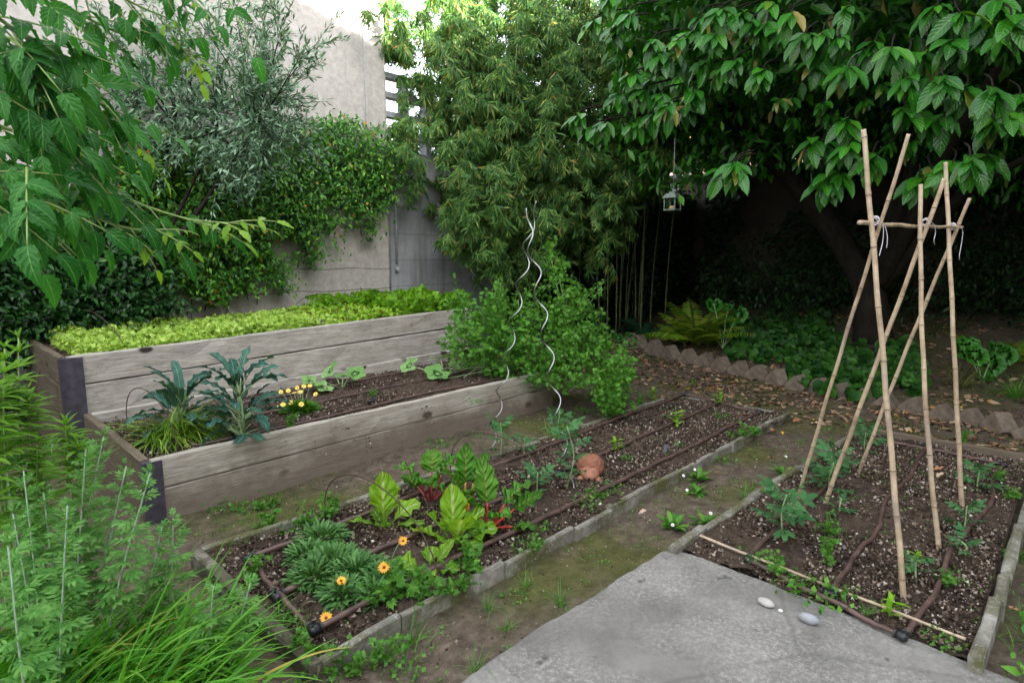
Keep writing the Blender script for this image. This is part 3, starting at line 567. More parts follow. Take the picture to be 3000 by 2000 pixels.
def bamboo():
    t = thing('bamboo_clump', 'tall green bamboo clump with drooping leaf sprays against the grey wall', 'bamboo')
    for i in range(30):
        x = rng.uniform(6.3, 11.6); y = rng.uniform(6.1 if x > 9 else 6.75, 7.2); z0 = float(gh(x, y)) - .03; h = rng.uniform(3.8, 5.6); le = rng.normal(size=2) * .22 + np.array([-.1, -.15]); tt = np.linspace(0, 1, 15)
        P = np.c_[x + le[0] * tt ** 2 * 1.4, y + le[1] * tt ** 2 * 1.6, z0 + h * tt]
        r = np.linspace(.019, .006, 15); MB().add(*tube(P, r * rng.uniform(.7, 1.1), 7)).build('culm', M['culm'], t)
    brs = [(880, 40, 42, .7), (900, 90, 44, .8), (850, 35, 28, .5), (930, 115, 34, .7), (870, 105, 24, .5), (1000, 30, 55, .6), (1020, 110, 45, .45), (1060, 150, 60, .7), (1050, 60, 60, .7), (1150, 60, 100), (1270, 50, 110), (1380, 60, 100, .8), (1470, 120, 60, .7), (1110, 190, 80), (1210, 200, 100), (1330, 200, 100), (1430, 240, 70, .9), (1060, 250, 50, .6), (925, 300, 40, .5), (880, 310, 40, .5), (820, 245, 22, .6), (960, 330, 40, .5), (900, 350, 36, .5), (1060, 330, 70, .9), (1160, 320, 90), (1270, 330, 100), (1380, 330, 80), (1450, 380, 50, .8), (1110, 420, 80), (1220, 430, 90), (1330, 420, 80), (1400, 440, 50), (1470, 60, 60), (1450, 180, 60), (1480, 280, 60, .8), (1440, 330, 60), (1470, 420, 40, .6), (1050, 460, 55), (1130, 500, 60), (1220, 510, 60, .9), (1300, 500, 50, .7), (1060, 540, 36, .9), (1130, 570, 40, .8), (1200, 570, 40, .8), (1190, 630, 30, .7), (1080, 600, 26, .6), (1240, 590, 34, .6), (1330, 560, 40, .6), (1390, 520, 40, .6), (955, 430, 16, .4), (950, 200, 26, .8), (985, 190, 40, .9), (1000, 250, 36, .7), (1010, 300, 36, .6), (975, 90, 36, .4)]
    mb = MB(); bt = []
    fans = []
    for an in ((-.8, -.3, .05, .5), (-.55, -.15, .3, .75, 1.1), (-1.0, -.5, -.1, .2), (-.35, .0, .35)):
        fans.append(joinT([tT(Lb, rng.uniform(.7, 1.15), a, (rng.uniform(-.08, .08), rng.uniform(-.25, .35), rng.uniform(-.08, .08)), rng.uniform(-.45, .35)) for a in an]))
    Fan = fans[0]
    dp = lambda px, py: 8.7 + max(0, (px - 900)) / 600 * 1.9
    p = brush(brs, 9, dp, None, .5); P = []; D = []
    for q in p:
        near = q[0] < 6.3
        az = math.atan2(-.6 + rng.normal() * .5, -.35 + rng.normal() * .7); c = arc(q, az, rng.uniform(-.2, .9), rng.uniform(.35, .8) * (.5 if near else 1), rng.uniform(1.0, 2.0), 11); T = np.gradient(c, axis=0)
        for i in range(2, 12):
            for _ in range(3): P.append(c[i] + rng.normal(size=3) * .035); D.append(nrm(T[i]) * .6 + [0, -.1, -.75] + rng.normal(size=3) * .4)
        bt.append(c)
    P = np.array(P); D = np.array(D); sel = rng.integers(0, 4, len(P))
    for j in range(4):
        k = sel == j; n = int(k.sum()); mb.scat(fans[j], frames(nrm(D[k]), rdir(n, (-.2, -.6, .8), .6), rng.uniform(.08, .20, n)), P[k])
    brs2 = [(x, y, 60, .8) for x in range(1080, 1540, 70) for y in range(60, 480, 70)]
    p = brush(brs2, 34, lambda a, b: dp(a, b) + .9, None, .3); n = len(p)
    mb.scat(Fan, frames(rdir(n, (0, -.3, -.7), .5), rdir(n, (0, -.4, 1), .5), rng.uniform(.11, .2, n)), p)
    tw = MB()
    for c in bt[::2]: tw.add(*tube(c[::3], .002, 3, False))
    for x, y, r, *w in brs:
        for _ in range(4):
            e = dep(x + rng.normal() * r * .6, y + rng.normal() * r * .6, dp(x, y)); s = e + np.array([rng.uniform(.0, .6), rng.uniform(.1, .5), -rng.uniform(.1, .6)]); tw.add(*tube([s, (s + e) / 2 + [0, 0, .08], e], .003, 3, False))
    mb.merge(tw, 1).build('foliage', [M['bam'], M['culm']], t)
bamboo()
def bigtree():
    bx, by = 10.4, 2.3; t = thing('shade_tree', 'large dark spreading tree with broad glossy leaves overhanging the garden', 'tree'); bz = float(gh(bx, by)) - .1
    p0 = np.array([bx, by, bz]); tk = MB()
    limb = [p0, p0 + [-.05, .1, .8], dep(1965, 610, 9.6), dep(1860, 460, 9.4), dep(1735, 330, 9.1), dep(1640, 200, 8.8), dep(1560, 60, 8.6)]
    c = smooth(limb, 5); tk.add(*tube(c, np.interp(np.linspace(0, 1, len(c)), [0, .1, .35, 1], [.30, .24, .19, .06]), 12)); tk.build('trunk', M['bark'], t)
    q = p0 + np.array([0, 0, .9])
    for tip in [(dep(2350, 60, 5.2)), (dep(2160, 40, 7.5)), (dep(2080, 120, 8)), dep(2250, 330, 6.5), dep(2420, 330, 6.0)]:
        c = smooth([q, (q * .55 + tip * .45) + [.1, -.1, .45], tip], 7); MB().add(*tube(c, np.linspace(.13, .025, len(c)), 9)).build('branch', M['bark'], t)
    Z = [(230, 130), (290, 30), (340, 160), (400, 100), (520, 230), (620, 290), (700, 190), (850, 80), (900, 100), (1000, 150), (960, 90), (1100, 40), (1170, 180), (1270, 200), (1200, 100), (1360, 200), (1450, 220), (1480, 60), (420, 400), (500, 420), (350, 500), (280, 640), (220, 660), (150, 600), (420, 640), (520, 590), (600, 550), (690, 550), (720, 480), (760, 340), (850, 370), (920, 330), (1060, 390), (1340, 320), (1440, 350), (1480, 370), (1560, 290), (1620, 240), (1700, 270), (1780, 300), (1860, 300), (1780, 420), (1880, 430), (1960, 420), (2060, 460), (1770, 560), (1860, 590), (1960, 610), (2000, 240), (1920, 60), (2050, 100), (2180, 130), (2250, 230), (2290, 120), (2230, 40), (2100, 230), (2200, 480), (2280, 600), (2200, 620), (2340, 500), (1480, 620), (1300, 720), (1360, 740), (1480, 750), (1600, 800), (1400, 900), (1450, 880), (1370, 920), (1900, 860), (2000, 830), (2090, 820), (2180, 800), (1840, 900), (910, 840), (940, 860), (870, 870), (560, 300), (640, 230), (760, 120), (820, 200), (1080, 150), (660, 330), (460, 480), (560, 500)]
    sp = MB(); tw = MB(); ctr = dep(1900, 150, 7.5)
    def sprig(e, frm, L, nl, sz):
        d0 = nrm(nrm(e - frm) + np.array([0, 0, -.25]) + rng.normal(size=3) * .12); st = e - d0 * L
        tw.add(*tube(smooth([frm * .35 + st * .65 + [0, 0, .05], st + [0, 0, .03], e], 4), [.008] * 4 + [.006] * 4 + [.0035], 4, False))
        az = rng.uniform(0, 6.28); x = nrm(np.cross(d0, [0, 0, 1.])); y = np.cross(x, d0); ds = []; ps = []; sc = []
        for i in range(nl):
            f = i / nl; a = az + i * 2.4; sd = x * math.cos(a) + y * math.sin(a); d = nrm(d0 * (.45 + .55 * f) + sd * (1.05 - .45 * f) + np.array([0, 0, -.75])); ds.append(d); ps.append(st + d0 * L * (.3 + .7 * f)); sc.append(sz * rng.uniform(.55, 1.15))
        ds = np.array(ds); sp.scat(Ll, frames(ds, np.array([-.25, -.15, 1.]) + rng.normal(size=(nl, 3)) * .25, np.array(sc)), np.array(ps))
    for zx, zy in Z:
        px = 1254 + zx * .4668; py = zy * .4668 - 12; d = 5.6 - (zx - 200) / 2100 * 1.75 + rng.normal() * .15
        sprig(dep(px, py, d), dep(px + (1980 - px) * .25 + 30, py - 30, d + .9), .13, 9, .235)
    for _ in range(110):
        px = rng.uniform(1400, 2420); top = 20; lo = np.interp(px, [1400, 1600, 1900, 2400], [240, 300, 330, 400]); py = rng.uniform(-60, lo); d = rng.uniform(6.2, 8.6)
        sprig(dep(px, py, d), dep(px + 30, py - 40, d + .8), .15, 10, .17)
    p = brush([(x, y, 75) for x in range(1480, 2450, 80) for y in range(-30, 400, 70) if y < 300 + (x - 1480) * .12] + [(1450, 330, 60), (1500, 380, 60), (1560, 400, 60), (1430, 260, 60), (1600, 355, 60), (1680, 360, 50), (1740, 350, 50)], 36, 9.9, None, 1.0)
    cloud(sp, Lq, p, (.13, .2), (-.3, -.1, -.6), .6, (-.3, -.2, 1))
    n = 125000; x = rng.uniform(5.2, 16, n); y = rng.uniform(-7.5, 7.6, n); z = rng.uniform(3.5, 6.2, n) + np.clip((9 - x), 0, 4) * .05
    ok = (z > 3.4 + np.clip(7.5 - x, 0, 3) * .5) & (y < 5.6 - np.clip(8 - x, 0, 3) * .7 + np.clip(x - 10, 0, 2)); p = np.c_[x, y, z][ok]
    cloud(sp, leafT(2, .4, 'ellip', .2, .2), p, (.16, .25), (-.2, 0, -.4), .7, (0, 0, 1)); sp.merge(tw, 1).build('crown', [M['laur'], M['bark']], t)
    i = thing('ivy_creeper', 'ivy, colour darkened to deepen the shade, covering the brown boundary wall under the tree', 'creeper'); mb = MB(); n = 15000
    y = rng.uniform(-7, 7.0, n); z = rng.uniform(.3, 3.7, n); k = vnoise(y, z, .9, 21) + .35 * vnoise(y, z, 3, 22) > .52
    p = np.c_[14.15 - np.abs(rng.normal(size=n)) * .14, y, z][k]; cloud(mb, Liv, p, (.07, .12), (-.5, 0, -.6), .6, (-1, 0, .4))
    n = 9000; x = rng.uniform(7.3, 14, n); z = rng.uniform(.2, 3.1, n); k = vnoise(x, z, .9, 51) + .3 * vnoise(x, z, 3, 52) > .62 - np.clip((x - 7.3) * .25, 0, .4)
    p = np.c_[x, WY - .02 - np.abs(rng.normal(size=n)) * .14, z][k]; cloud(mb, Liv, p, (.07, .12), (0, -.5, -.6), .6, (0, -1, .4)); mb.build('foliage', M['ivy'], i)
    h = thing('added_light_block_hedge', 'tall unseen hedge added at the right to keep side light from under the tree', 'hedge'); mb = MB(); n = 14000  # added out of view to block side light and darken under the tree
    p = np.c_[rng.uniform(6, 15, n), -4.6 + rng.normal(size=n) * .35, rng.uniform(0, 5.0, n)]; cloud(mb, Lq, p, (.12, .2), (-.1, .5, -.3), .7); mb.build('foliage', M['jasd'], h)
    s = thing('added_shade_hedge', 'unseen hedge added at the left to shade the bed ends', 'hedge'); mb = MB(); n = 9000  # added out of view to throw shade on the bed end boards
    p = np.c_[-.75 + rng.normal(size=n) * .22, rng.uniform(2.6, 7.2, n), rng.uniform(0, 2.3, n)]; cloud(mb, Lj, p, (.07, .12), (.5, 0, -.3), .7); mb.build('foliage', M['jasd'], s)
    u = thing('dark_shrub', 'leafy undergrowth shrub, colour darkened to deepen the shade at the foot of the brown wall', 'shrub'); mb = MB(); n = 16000
    y = rng.uniform(-6, 7.2, n); x = rng.uniform(10.6, 13.9, n); hgt = .4 + 1.5 * vnoise(x, y, .8, 31); p = np.c_[x, y, gh(x, y) + rng.random(n) ** .7 * hgt]; k = vnoise(x, y, 1.1, 33) > .38
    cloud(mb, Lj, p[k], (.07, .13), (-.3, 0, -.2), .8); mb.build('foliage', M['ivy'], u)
bigtree()
# ------------------------------------------------------------------ crops of the raised beds
def swarm(name, label, cat, mat, T, pts, size, bias, k, kind='stuff', upb=(0, -.4, 1)):
    mb = MB(); cloud(mb, T, pts, size, bias, k, upb)
    return tag(mb.build(name, mat), label, cat, None, kind)
def hbpts(px0, px1, n, zlo, zhi, y0=0, y1=1):
    x = rng.uniform(px0, px1, n); y = hi_front(x) + .07 + (rng.uniform(y0, y1, n)) * (7.12 - hi_front(x) - .09); h = .78 + .018 * (x - .8)
    return np.c_[x, y, h + zlo + (zhi - zlo) * rng.random(n) * (.6 + .8 * vnoise(x, y, 4, 41))]
Tlet = leafT(5, .8, 'obov', .5, .5, .12, .55, 5)
Tp = joinT([tT(leafT(3, .55, 'ovate', .25, .2, .4), 1, 0, (0, .15, 0)), tT(leafT(3, .42, 'ovate', .25, .2, .4), .85, .85, (0, .1, 0)), tT(leafT(3, .42, 'ovate', .25, .2, .4), .85, -.85, (0, .1, 0))])
Tpar = joinT([tT(Tp, .5, 0, (0, .5, 0)), tT(Tp, .42, 1.1, (0, .42, 0)), tT(Tp, .42, -1.1, (0, .42, 0)), tT(leafT(1, .05, 'strap', 0, 0), .6)])
def highcrops():
    x = hbpts(.92, 3.25, 15000, -.04, .10); swarm('lettuce', 'carpet of bright lime green loose leaf lettuce in the tall raised bed', 'lettuce', M['lime'], Tlet, x, (.025, .065), (0, -.25, .6), .8)
    x = hbpts(3.2, 4.15, 5000, -.03, .12); swarm('lettuce', 'red tinged lettuce between the lime lettuce and the parsley', 'lettuce', M['redlet'], Tlet, x, (.025, .068), (0, -.2, .7), .75)
    x = np.concatenate([hbpts(4.0, 5.12, 2600, .0, .20), hbpts(3.5, 4.6, 900, .0, .20, .5, 1)]); swarm('parsley_rows', 'low carpet of fresh parsley at the far end of the tall raised bed', 'parsley', M['parsy'], Tpar, x, (.07, .12), (0, -.2, .6), .6)
highcrops()
def hoop(pts, label, group, r=.0032, mat='rust', name='wire_hoop'):
    mb = MB().add(*tube(smooth(pts, 8), r, 6)); return tag(mb.build(name, M[mat]), label, 'wire hoop', group)
def hoop2(x, y0, y1, z0, h, label, group, lean=0, r=.0032, skew=0):
    a = np.linspace(0, math.pi, 15); P = [(x + lean * math.sin(q), (y0 + y1) / 2 + (y0 - y1) / 2 * math.cos(q) + skew * math.sin(q), z0 + h * math.sin(q) ** .8) for q in a]
    return hoop(P, label, group, r)
def hoops():
    for i, (x, h, ln, lb) in enumerate([(1.25, .32, -.1, 'rusty wire hoop over the left end of the lime lettuce'), (2.25, .34, -.1, 'rusty wire hoop over the middle of the lime lettuce'), (3.35, .36, .1, 'rusty wire hoop where lime lettuce meets red lettuce'), (4.25, .36, 0, 'rusty wire hoop against the beige wall above the parsley'), (4.95, .33, .1, 'thin wire hoop against the grey wall beside the bamboo')]):
        hoop2(x, float(hi_front(x)) + .15, 7.1, .78, h, lb, 'wire hoops of the tall bed', ln, .0036)
    p = at(318, 985, .33); hoop2(p[0], 5.15, 3.98, .32, .34, 'rusty wire hoop beside the kale in the low raised bed', None)
    p = at(745, 1195, .06); hoop2(p[0] + .02, 3.06, 2.0, .03, .36, 'bent wire hoop over the orange flowers and first lettuce', 'wire hoops of the middle bed', .04, .0034, .12)
    p = at(985, 1075, .06); hoop2(p[0] + .02, 3.06, 2.06, .03, .40, 'bent wire hoop over the chard in the middle bed', 'wire hoops of the middle bed', .03, .003, .1)
hoops()
def kale(loc, seed, label, stems, h):
    t = thing('kale_plant', label, 'kale', loc); st = MB(); lf = MB(); g = np.random.default_rng(seed)
    for k in range(stems):
        b = np.array([g.uniform(-.09, .09) * (k > 0), g.uniform(-.06, .06) * (k > 0), 0]); hh = h * g.uniform(.75, 1.0)
        c = smooth([b, b + [g.normal() * .02, g.normal() * .02, hh * .5], b + [g.normal() * .03, g.normal() * .03, hh]], 5); st.add(*tube(c, np.linspace(.011, .007, len(c)), 8))
        nl = 17
        for i in range(nl):
            f = i / nl; a = i * 2.4 + g.uniform(-.3, .3) + seed; p = c[int(f * (len(c) - 1) * .98)] if f < .7 else c[-1]
            el = -.1 + 1.4 * f + g.normal() * .25; L = g.uniform(.20, .30) * (1 - .2 * abs(f - .6)); dr = (1.7 - .9 * f) * g.uniform(.5, 1.4)
            pt = arc(p, a, el + .2, .12, .2, 4); lf.add(*tube(pt, np.linspace(.0055, .004, len(pt)), 5)[:2], mi=1)
            V, Fc, U, P = blade(pt[-1], a, el + .05, L, g.uniform(.045, .066), dr, 12, 'strap', .35, .35, 2.0, g.normal() * .3, g.normal() * .3, 5, .10); w = V + np.asarray(loc); V[:, 2] = np.maximum(V[:, 2], np.where(w[:, 1] < low_front(w[:, 0]) + .06, .085, .005) + .01 * rng.random()); lf.add(V, Fc, U)
    st.build('stem', M['kstem'], t); lf.build('foliage', [M['kale'], M['kstem']], t)
kale(at(420, 1005, .32), 3, 'smaller blue green kale plant behind the chives', 2, .24)
kale(at(558, 1012, .32), 8, 'larger bushy blue green kale plant beside the yellow daisies', 3, .36)
def lobed(rad=1, n=26, lobes=5, dep_=.16, cup=.12, rings=3):
    V = [(0, 0, 0)]; U = [(.5, .5)]
    for q in range(1, rings + 1):
        for i in range(n):
            a = 2 * math.pi * i / n; r = rad * (1 - .5 * math.exp(-((((a - math.pi * 1.5 + math.pi) % (2 * math.pi)) - math.pi) / .28) ** 2)) * (1 + dep_ * math.cos(lobes * (a - math.pi / 2)) + .04 * (i % 2)) * q / rings
            V.append((r * math.cos(a), r * math.sin(a) + .45 * rad * 0, cup * (q / rings) ** 2 * (1 + .8 * math.cos(2 * a + 1)) * rad + .05 * rad * math.cos(lobes * a) * q / rings)); U.append((.5 + .5 * q / rings * math.cos(a), .5 + .5 * q / rings * math.sin(a)))
    F3 = np.array([(0, 1 + i, 1 + (i + 1) % n) for i in range(n)]); F4 = [grid_faces(rings, n, True) + 1]
    return (np.array(V), [F3] + F4, np.array(U))
Tsq = lobed(1, 30, 5, .13, .15); Tround = lobed(1, 20, 7, .05, .18, 2)
def squash(loc, label, leaves, seed, name='squash_plant', mat='squash'):
    t = thing(name, label, 'squash', loc); g = np.random.default_rng(seed); st = MB(); lf = MB()
    for px, py, pz, s in leaves:
        e = np.array([px, py, pz]); st.add(*tube(smooth([(0, 0, -.02), e * .5 + [0, 0, .02], e], 5), .0055, 6))
        out = nrm(np.array([px, py, 0.]) + 1e-3); lf.scat(Tsq, frames(nrm(out + [0, 0, -.12 + g.normal() * .1])[None], nrm(np.array([-.5, -.55, .7]) + g.normal(size=3) * .15)[None], np.array([s * 1.3])), e[None])
    st.build('stem', M['kstem'], t); lf.build('foliage', M[mat], t)
def rel(base, px, py, h): return tuple(at(px, py, base[2] + h) - base)
b = at(785, 890, .315); squash(b, 'squash seedling with pale lobed leaves beside the yellow daisies', [(*rel(b, 715, 878, .12), .07), (*rel(b, 760, 850, .15), .075), (*rel(b, 815, 858, .14), .075), (*rel(b, 745, 890, .06), .065), (*rel(b, 790, 862, .1), .06)], 3)
b = at(1020, 872, .325); squash(b, 'squash seedling with pale lobed leaves beside the big parsley', [(*rel(b, 940, 840, .12), .075), (*rel(b, 1012, 822, .17), .085), (*rel(b, 1005, 858, .08), .095), (*rel(b, 1045, 842, .1), .06)], 4)
def flower(parent, p, n, L, w, mat, r=.012, dirv=(0, -.3, 1), rows=1, name='flower'):
    d = nrm(np.array(dirv, float)); x = nrm(np.cross(d, [1, 0.1, 0])); y = np.cross(d, x); mb = MB(); Tp_ = leafT(3, w, 'ellip', .2, .15)
    a = np.arange(n) * 2 * math.pi / n; ds = np.cos(a)[:, None] * x + np.sin(a)[:, None] * y
    mb.scat(Tp_, frames(nrm(ds + d * .28), np.repeat(d[None], n, 0), L * rng.uniform(.88, 1.08, n)), np.asarray(p) + ds * r * .5)
    o = mb.build(name, M[mat], parent); c = MB(); q = np.linspace(0, 1, 4); V = []
    for s in q:
        for k in range(9):
            u = k / 9 * 2 * math.pi; V.append(np.asarray(p) + (x * math.cos(u) + y * math.sin(u)) * r * math.sqrt(1 - s * s * .98) + d * r * .7 * s)
    c.add(V, [grid_faces(4, 9, True), (np.arange(9) + 27)[None]]).build('flower_centre', M['eye'], o); return o
def mound(mb, n, r, L, w, seed, el=(.2, 1.4), droop=.7, prof='lance', c0=(0, 0, 0), mi=0):
    g = np.random.default_rng(seed)
    for i in range(n):
        a = g.uniform(0, 6.28); q = r * math.sqrt(g.random()); e = el[1] + (el[0] - el[1]) * (q / r) + g.normal() * .25
        V, Fc, U, P = blade((c0[0] + q * math.cos(a), c0[1] + q * math.sin(a), c0[2] + .01 + g.random() * L * .5 * (1 - q / r)), a + g.normal() * .6, e, L * g.uniform(.6, 1.1), w * g.uniform(.7, 1.2), droop * g.uniform(.4, 1.4), 4, prof, .3, 0, 2, g.normal() * .3, 0, 3); mb.add(V, Fc, U, mi)
def daisy():
    b = at(688, 945, .315); t = thing('daisy_plant', 'small mound of yellow daisies in the low raised bed next to the kale', 'flowers', b); mb = MB()
    mound(mb, 700, .115, .085, .013, 5, (.3, 1.5), .5, 'lance'); mb.build('foliage', M['daisyf'], t)
    for px, py, h in [(645, 900, .085), (662, 897, .095), (683, 890, .11), (698, 887, .11), (712, 886, .11), (725, 905, .085), (650, 929, .07), (668, 924, .08), (692, 928, .09), (690, 900, .105), (676, 902, .1)]:
        p = np.array(rel(b, px, py, h)); MB().add(*tube([(p[0] * .5, p[1] * .5, .03), p * .9, p], .0018, 4)).build('stalk', M['kstem'], t); flower(t, p, 16, .021, .28, 'petaly', .006, (-.35 + rng.normal() * .3, -.6 + rng.normal() * .2, .7))
daisy()
def chives():
    b = at(392, 1012, .32); t = thing('chive_clump', 'floppy clump of narrow chive leaves spilling over the bed corner', 'chives', b); mb = MB(); g = np.random.default_rng(6)
    for i in range(430):
        a = g.normal() * .9 - .75 if i % 4 else g.uniform(0, 6.28); r = g.uniform(0, .13); q = g.uniform(0, 6.28); V, Fc, U, P = blade((r * math.cos(q) * 1.3, r * math.sin(q), 0), a, g.uniform(.35, 1.35), g.uniform(.26, .48), g.uniform(.007, .011), g.uniform(.9, 2.3), 9, 'grass', .35, 0, 2, g.normal() * .3, g.normal() * .35)
        V[:, 2] = np.maximum(V[:, 2], np.where(V[:, 1] + b[1] > low_front(V[:, 0] + b[0]) + .05, .0, np.where(V[:, 1] + b[1] > low_front(V[:, 0] + b[0]) - .035, .078, -9)) + .008 * g.random()); mb.add(V, Fc, U)
    mb.build('foliage', M['chive'], t)
chives()
def parsleybush():
    t = thing('parsley_bush', 'huge bright parsley gone tall, spilling over the far end of the low bed', 'parsley'); mb = MB(); st = MB()
    brs = [(1060, 700, 26, .8), (1100, 740, 55), (1090, 790, 55), (1060, 760, 40), (1150, 700, 34, .9), (1170, 760, 70), (1150, 820, 55), (1240, 720, 60), (1300, 700, 50), (1285, 640, 36), (1270, 600, 20), (1300, 665, 30), (1265, 570, 12, .8), (1320, 690, 30), (1240, 800, 80), (1330, 770, 60), (1340, 830, 60), (1290, 850, 50), (1400, 830, 46), (1420, 870, 40), (1390, 890, 40), (1410, 920, 28), (1230, 850, 40), (1190, 690, 12, .7), (1040, 810, 26, .8), (1130, 690, 14), (1220, 690, 14)]
    p = brush(brs, 105, lambda px, py: 6.35 - max(0, (py - 760)) / 200 * .75, None, .24); p = p[vnoise(p[:, 0] + p[:, 2] * .7, p[:, 1] * .4 + p[:, 2], 4.5, 71) + .4 * vnoise(p[:, 0], p[:, 2], 11, 72) > .44]; cloud(mb, Tpar, p, (.045, .085), (-.15, -.35, .35), .7); cl = []
    base = np.array([4.2, 4.8, .33])
    for px, py in [(1265, 565), (1285, 620), (1300, 680), (1150, 700), (1100, 740), (1060, 700), (1190, 680), (1240, 730), (1320, 760), (1400, 830), (1220, 690), (1340, 700), (1130, 780)]:
        e = dep(px, py, 6.35); st.add(*tube(smooth([base + rng.normal(size=3) * [.2, .2, 0], np.array([e[0], e[1], .45 + .3 * (e[2] - .4)]), e - [0, 0, .04]], 6), .005, 5))
    for _ in range(150):
        q = p[int(rng.integers(0, len(p)))]; d = nrm(q - np.array([4.5, 4.8, .6]) + [0, 0, .55]); c = arc(q, math.atan2(d[1], d[0]), math.asin(d[2]) * .6 + .5, rng.uniform(.08, .26), rng.uniform(-.2, .6), 5); st.add(*tube(c, .0022, 4)); cl.append(c[2:].repeat(4, 0) + rng.normal(size=(len(c[2:]) * 4, 3)) * .012)
    cloud(mb, Tpar, np.concatenate(cl), (.035, .07), (0, 0, .3), .8); mb.build('foliage', M['pars'], t)
    st.build('stem', M['kstem'], t)
    t = thing('carrot_top', 'tall feathery green carrot leaves hanging at the far edge of the middle bed', 'carrot'); mb = MB()
    for i in range(34):
        b = at(1405 + rng.normal() * 10, 955 + rng.normal() * 8, .05); c = arc(b, rng.uniform(0, 6.28), 1.5, rng.uniform(.2, .5), .45, 7)
        mb.add(*tube(c, .002, 3)[:2]); cloud(mb, Tpar, c[2:].repeat(7, 0) + rng.normal(size=((len(c) - 2) * 7, 3)) * .028, (.03, .055), (0, 0, .2), .8)
    mb.build('foliage', M['pars'], t)
parsleybush()
def pipes(name, label, runs, fits, r=.0105):
    t = thing(name, label, 'irrigation pipe')
    for pts in runs:
        P = smooth(pts, 6); P[1:-1, :2] += rng.normal(size=(len(P) - 2, 2)) * .0035; MB().add(*tube(P, r, 9)).build('pipe', M['pipe'], t)
    for kind, p, ds in fits:
        mb = MB(); p = np.array(p, float)
        for d in ds:
            d = nrm(np.array(d, float)); mb.add(*tube([p - d * r * .8, p + d * r * 2.2], r * 1.38, 10)); mb.add(*tube([p + d * r * 2.2, p + d * r * 2.75], r * 1.7, 10))
        mb.add(*tube([p + [0, 0, -r * 1.1], p + [0, 0, r * 1.1]], r * 1.3, 10)); mb.build('fitting', M['fit'], t)
    return t
e1 = at(566, 1282, .075); e2 = at(718, 1448, .075); tt_ = at(632, 1368, .075); f1 = at(1572, 905, .07); f2 = at(1746, 946, .07); fm = (f1 + f2) / 2
ln = lambda a, b_, n=5, j=.012: [np.array(a) + (np.array(b_) - np.array(a)) * i / n + (np.array([0, rng.normal() * j, rng.normal() * .004]) if 0 < i < n else 0) for i in range(n + 1)]
pipes('irrigation_pipe', 'brown drip pipe with black elbows laid out over the middle bed', [ln(e1, e2), ln(e1, f1, 7), ln(tt_, fm, 7), ln(e2, f2, 7, .008), ln(f1, f2)], [('elbow', e1, [(1, 0, 0), e2 - e1]), ('elbow', e2, [(1, 0, 0), e1 - e2]), ('tee', tt_, [(1, 0, 0), e2 - tt_, e1 - tt_]), ('elbow', f2, [(-1, 0, 0), f1 - f2]), ('elbow', f1, [(-1, 0, 0), f2 - f1]), ('joint', e1 * 0 + ln(tt_, fm, 7, 0)[3], [(1, 0, 0), (-1, 0, 0)])], .0135)
g1 = at(1716, 1284, .065); g2 = at(2075, 1462, .06); gm = at(1905, 1362, .062); k0 = at(1990, 1003, .06); k1 = at(2130, 1022, .06); k2 = at(2308, 1066, .06)
pipes('irrigation_pipe', 'brown drip pipe with black elbows in the bed under the cane frame', [ln(g1, g2), ln(g1, at(1960, 1060, .06), 6), ln(gm, k1, 6), ln(g2, k2, 6, .02), ln(k0, k2)], [('elbow', g1, [(1, 0, 0), g2 - g1]), ('elbow', g2, [(1, 0, 0), g1 - g2]), ('tee', k1, [(-1, 0, 0), (0, 1, 0), (0, -1, 0)]), ('elbow', k2, [(-1, 0, 0), (0, 1, 0)]), ('tee', gm, [(1, 0, 0), (0, 1, 0), (0, -1, 0)])], .0115)
lb = lambda x, o, z=0: (x, float(low_front(x)) + o, .345 + z)
pipes('irrigation_pipe', 'brown drip pipes running along the low raised bed', [[lb(1.25, .25), lb(2.2, .24), lb(3.2, .30), lb(4.3, .25)], [lb(1.25, .75), lb(2.2, .72), lb(3.2, .78), lb(4.5, .75)], [lb(1.3, 1.2), lb(2.4, 1.18), lb(3.4, 1.27), lb(4.5, 1.2)], [lb(1.25, .25), lb(1.24, .7), lb(1.28, 1.2)]], [('joint', lb(2.72, .42), [(1, 0, 0), (-1, 0, 0)])], .0095)
# ------------------------------------------------------------------ middle bed
def romaine(loc, label, leaves, seed, grp=None):
    t = thing('lettuce_plant', label, 'lettuce', loc, grp); g = np.random.default_rng(seed); mb = MB()
    for az, el, L, W, dr, roll in leaves:
        V, Fc, U, P = blade((.018 * math.cos(az), .018 * math.sin(az), 0), az, el, L * 1.05, W * 1.2, dr, 12, 'spoon', .28, .30, 1.7, roll, g.normal() * .15, 7, .05); mb.add(V, Fc, U)
    mb.build('foliage', M['romaine'], t)
# camera direction as seen from a plant is about az = -2.37 rad; picture right is about az = -.8
VR, VL, VT, VA = -.80, 2.34, -2.37, .77
romaine(at(885, 1212, .05), 'pale green lettuce with one tall upright leaf under the wire hoop', [(VA + .5, 1.5, .31, .145, -.1, .0), (VR + .5, .85, .22, .10, .9, .3), (VL, .45, .2, .075, .6, .2), (VA, 1.2, .22, .10, .3, 0), (VR, .3, .2, .07, .5, 0), (VL - .7, .9, .12, .07, .4, 0), (VT, .9, .11, .07, .6, 0)], 1)
romaine(at(1045, 1248, .05), 'large pale green lettuce with broad leaves in front of the chard', [(VA + .3, 1.45, .30, .12, .1, 0), (VT + .4, 1.25, .25, .16, .7, 0), (VL + .5, 1.1, .24, .13, .3, 0), (VL - .2, .35, .25, .12, .5, .4), (VR, .7, .22, .13, .9, .2), (VT - .3, .9, .16, .11, .9, 0), (VR + .6, 1.0, .22, .12, .6, 0), (VT + .9, .55, .16, .10, .9, 0)], 2)
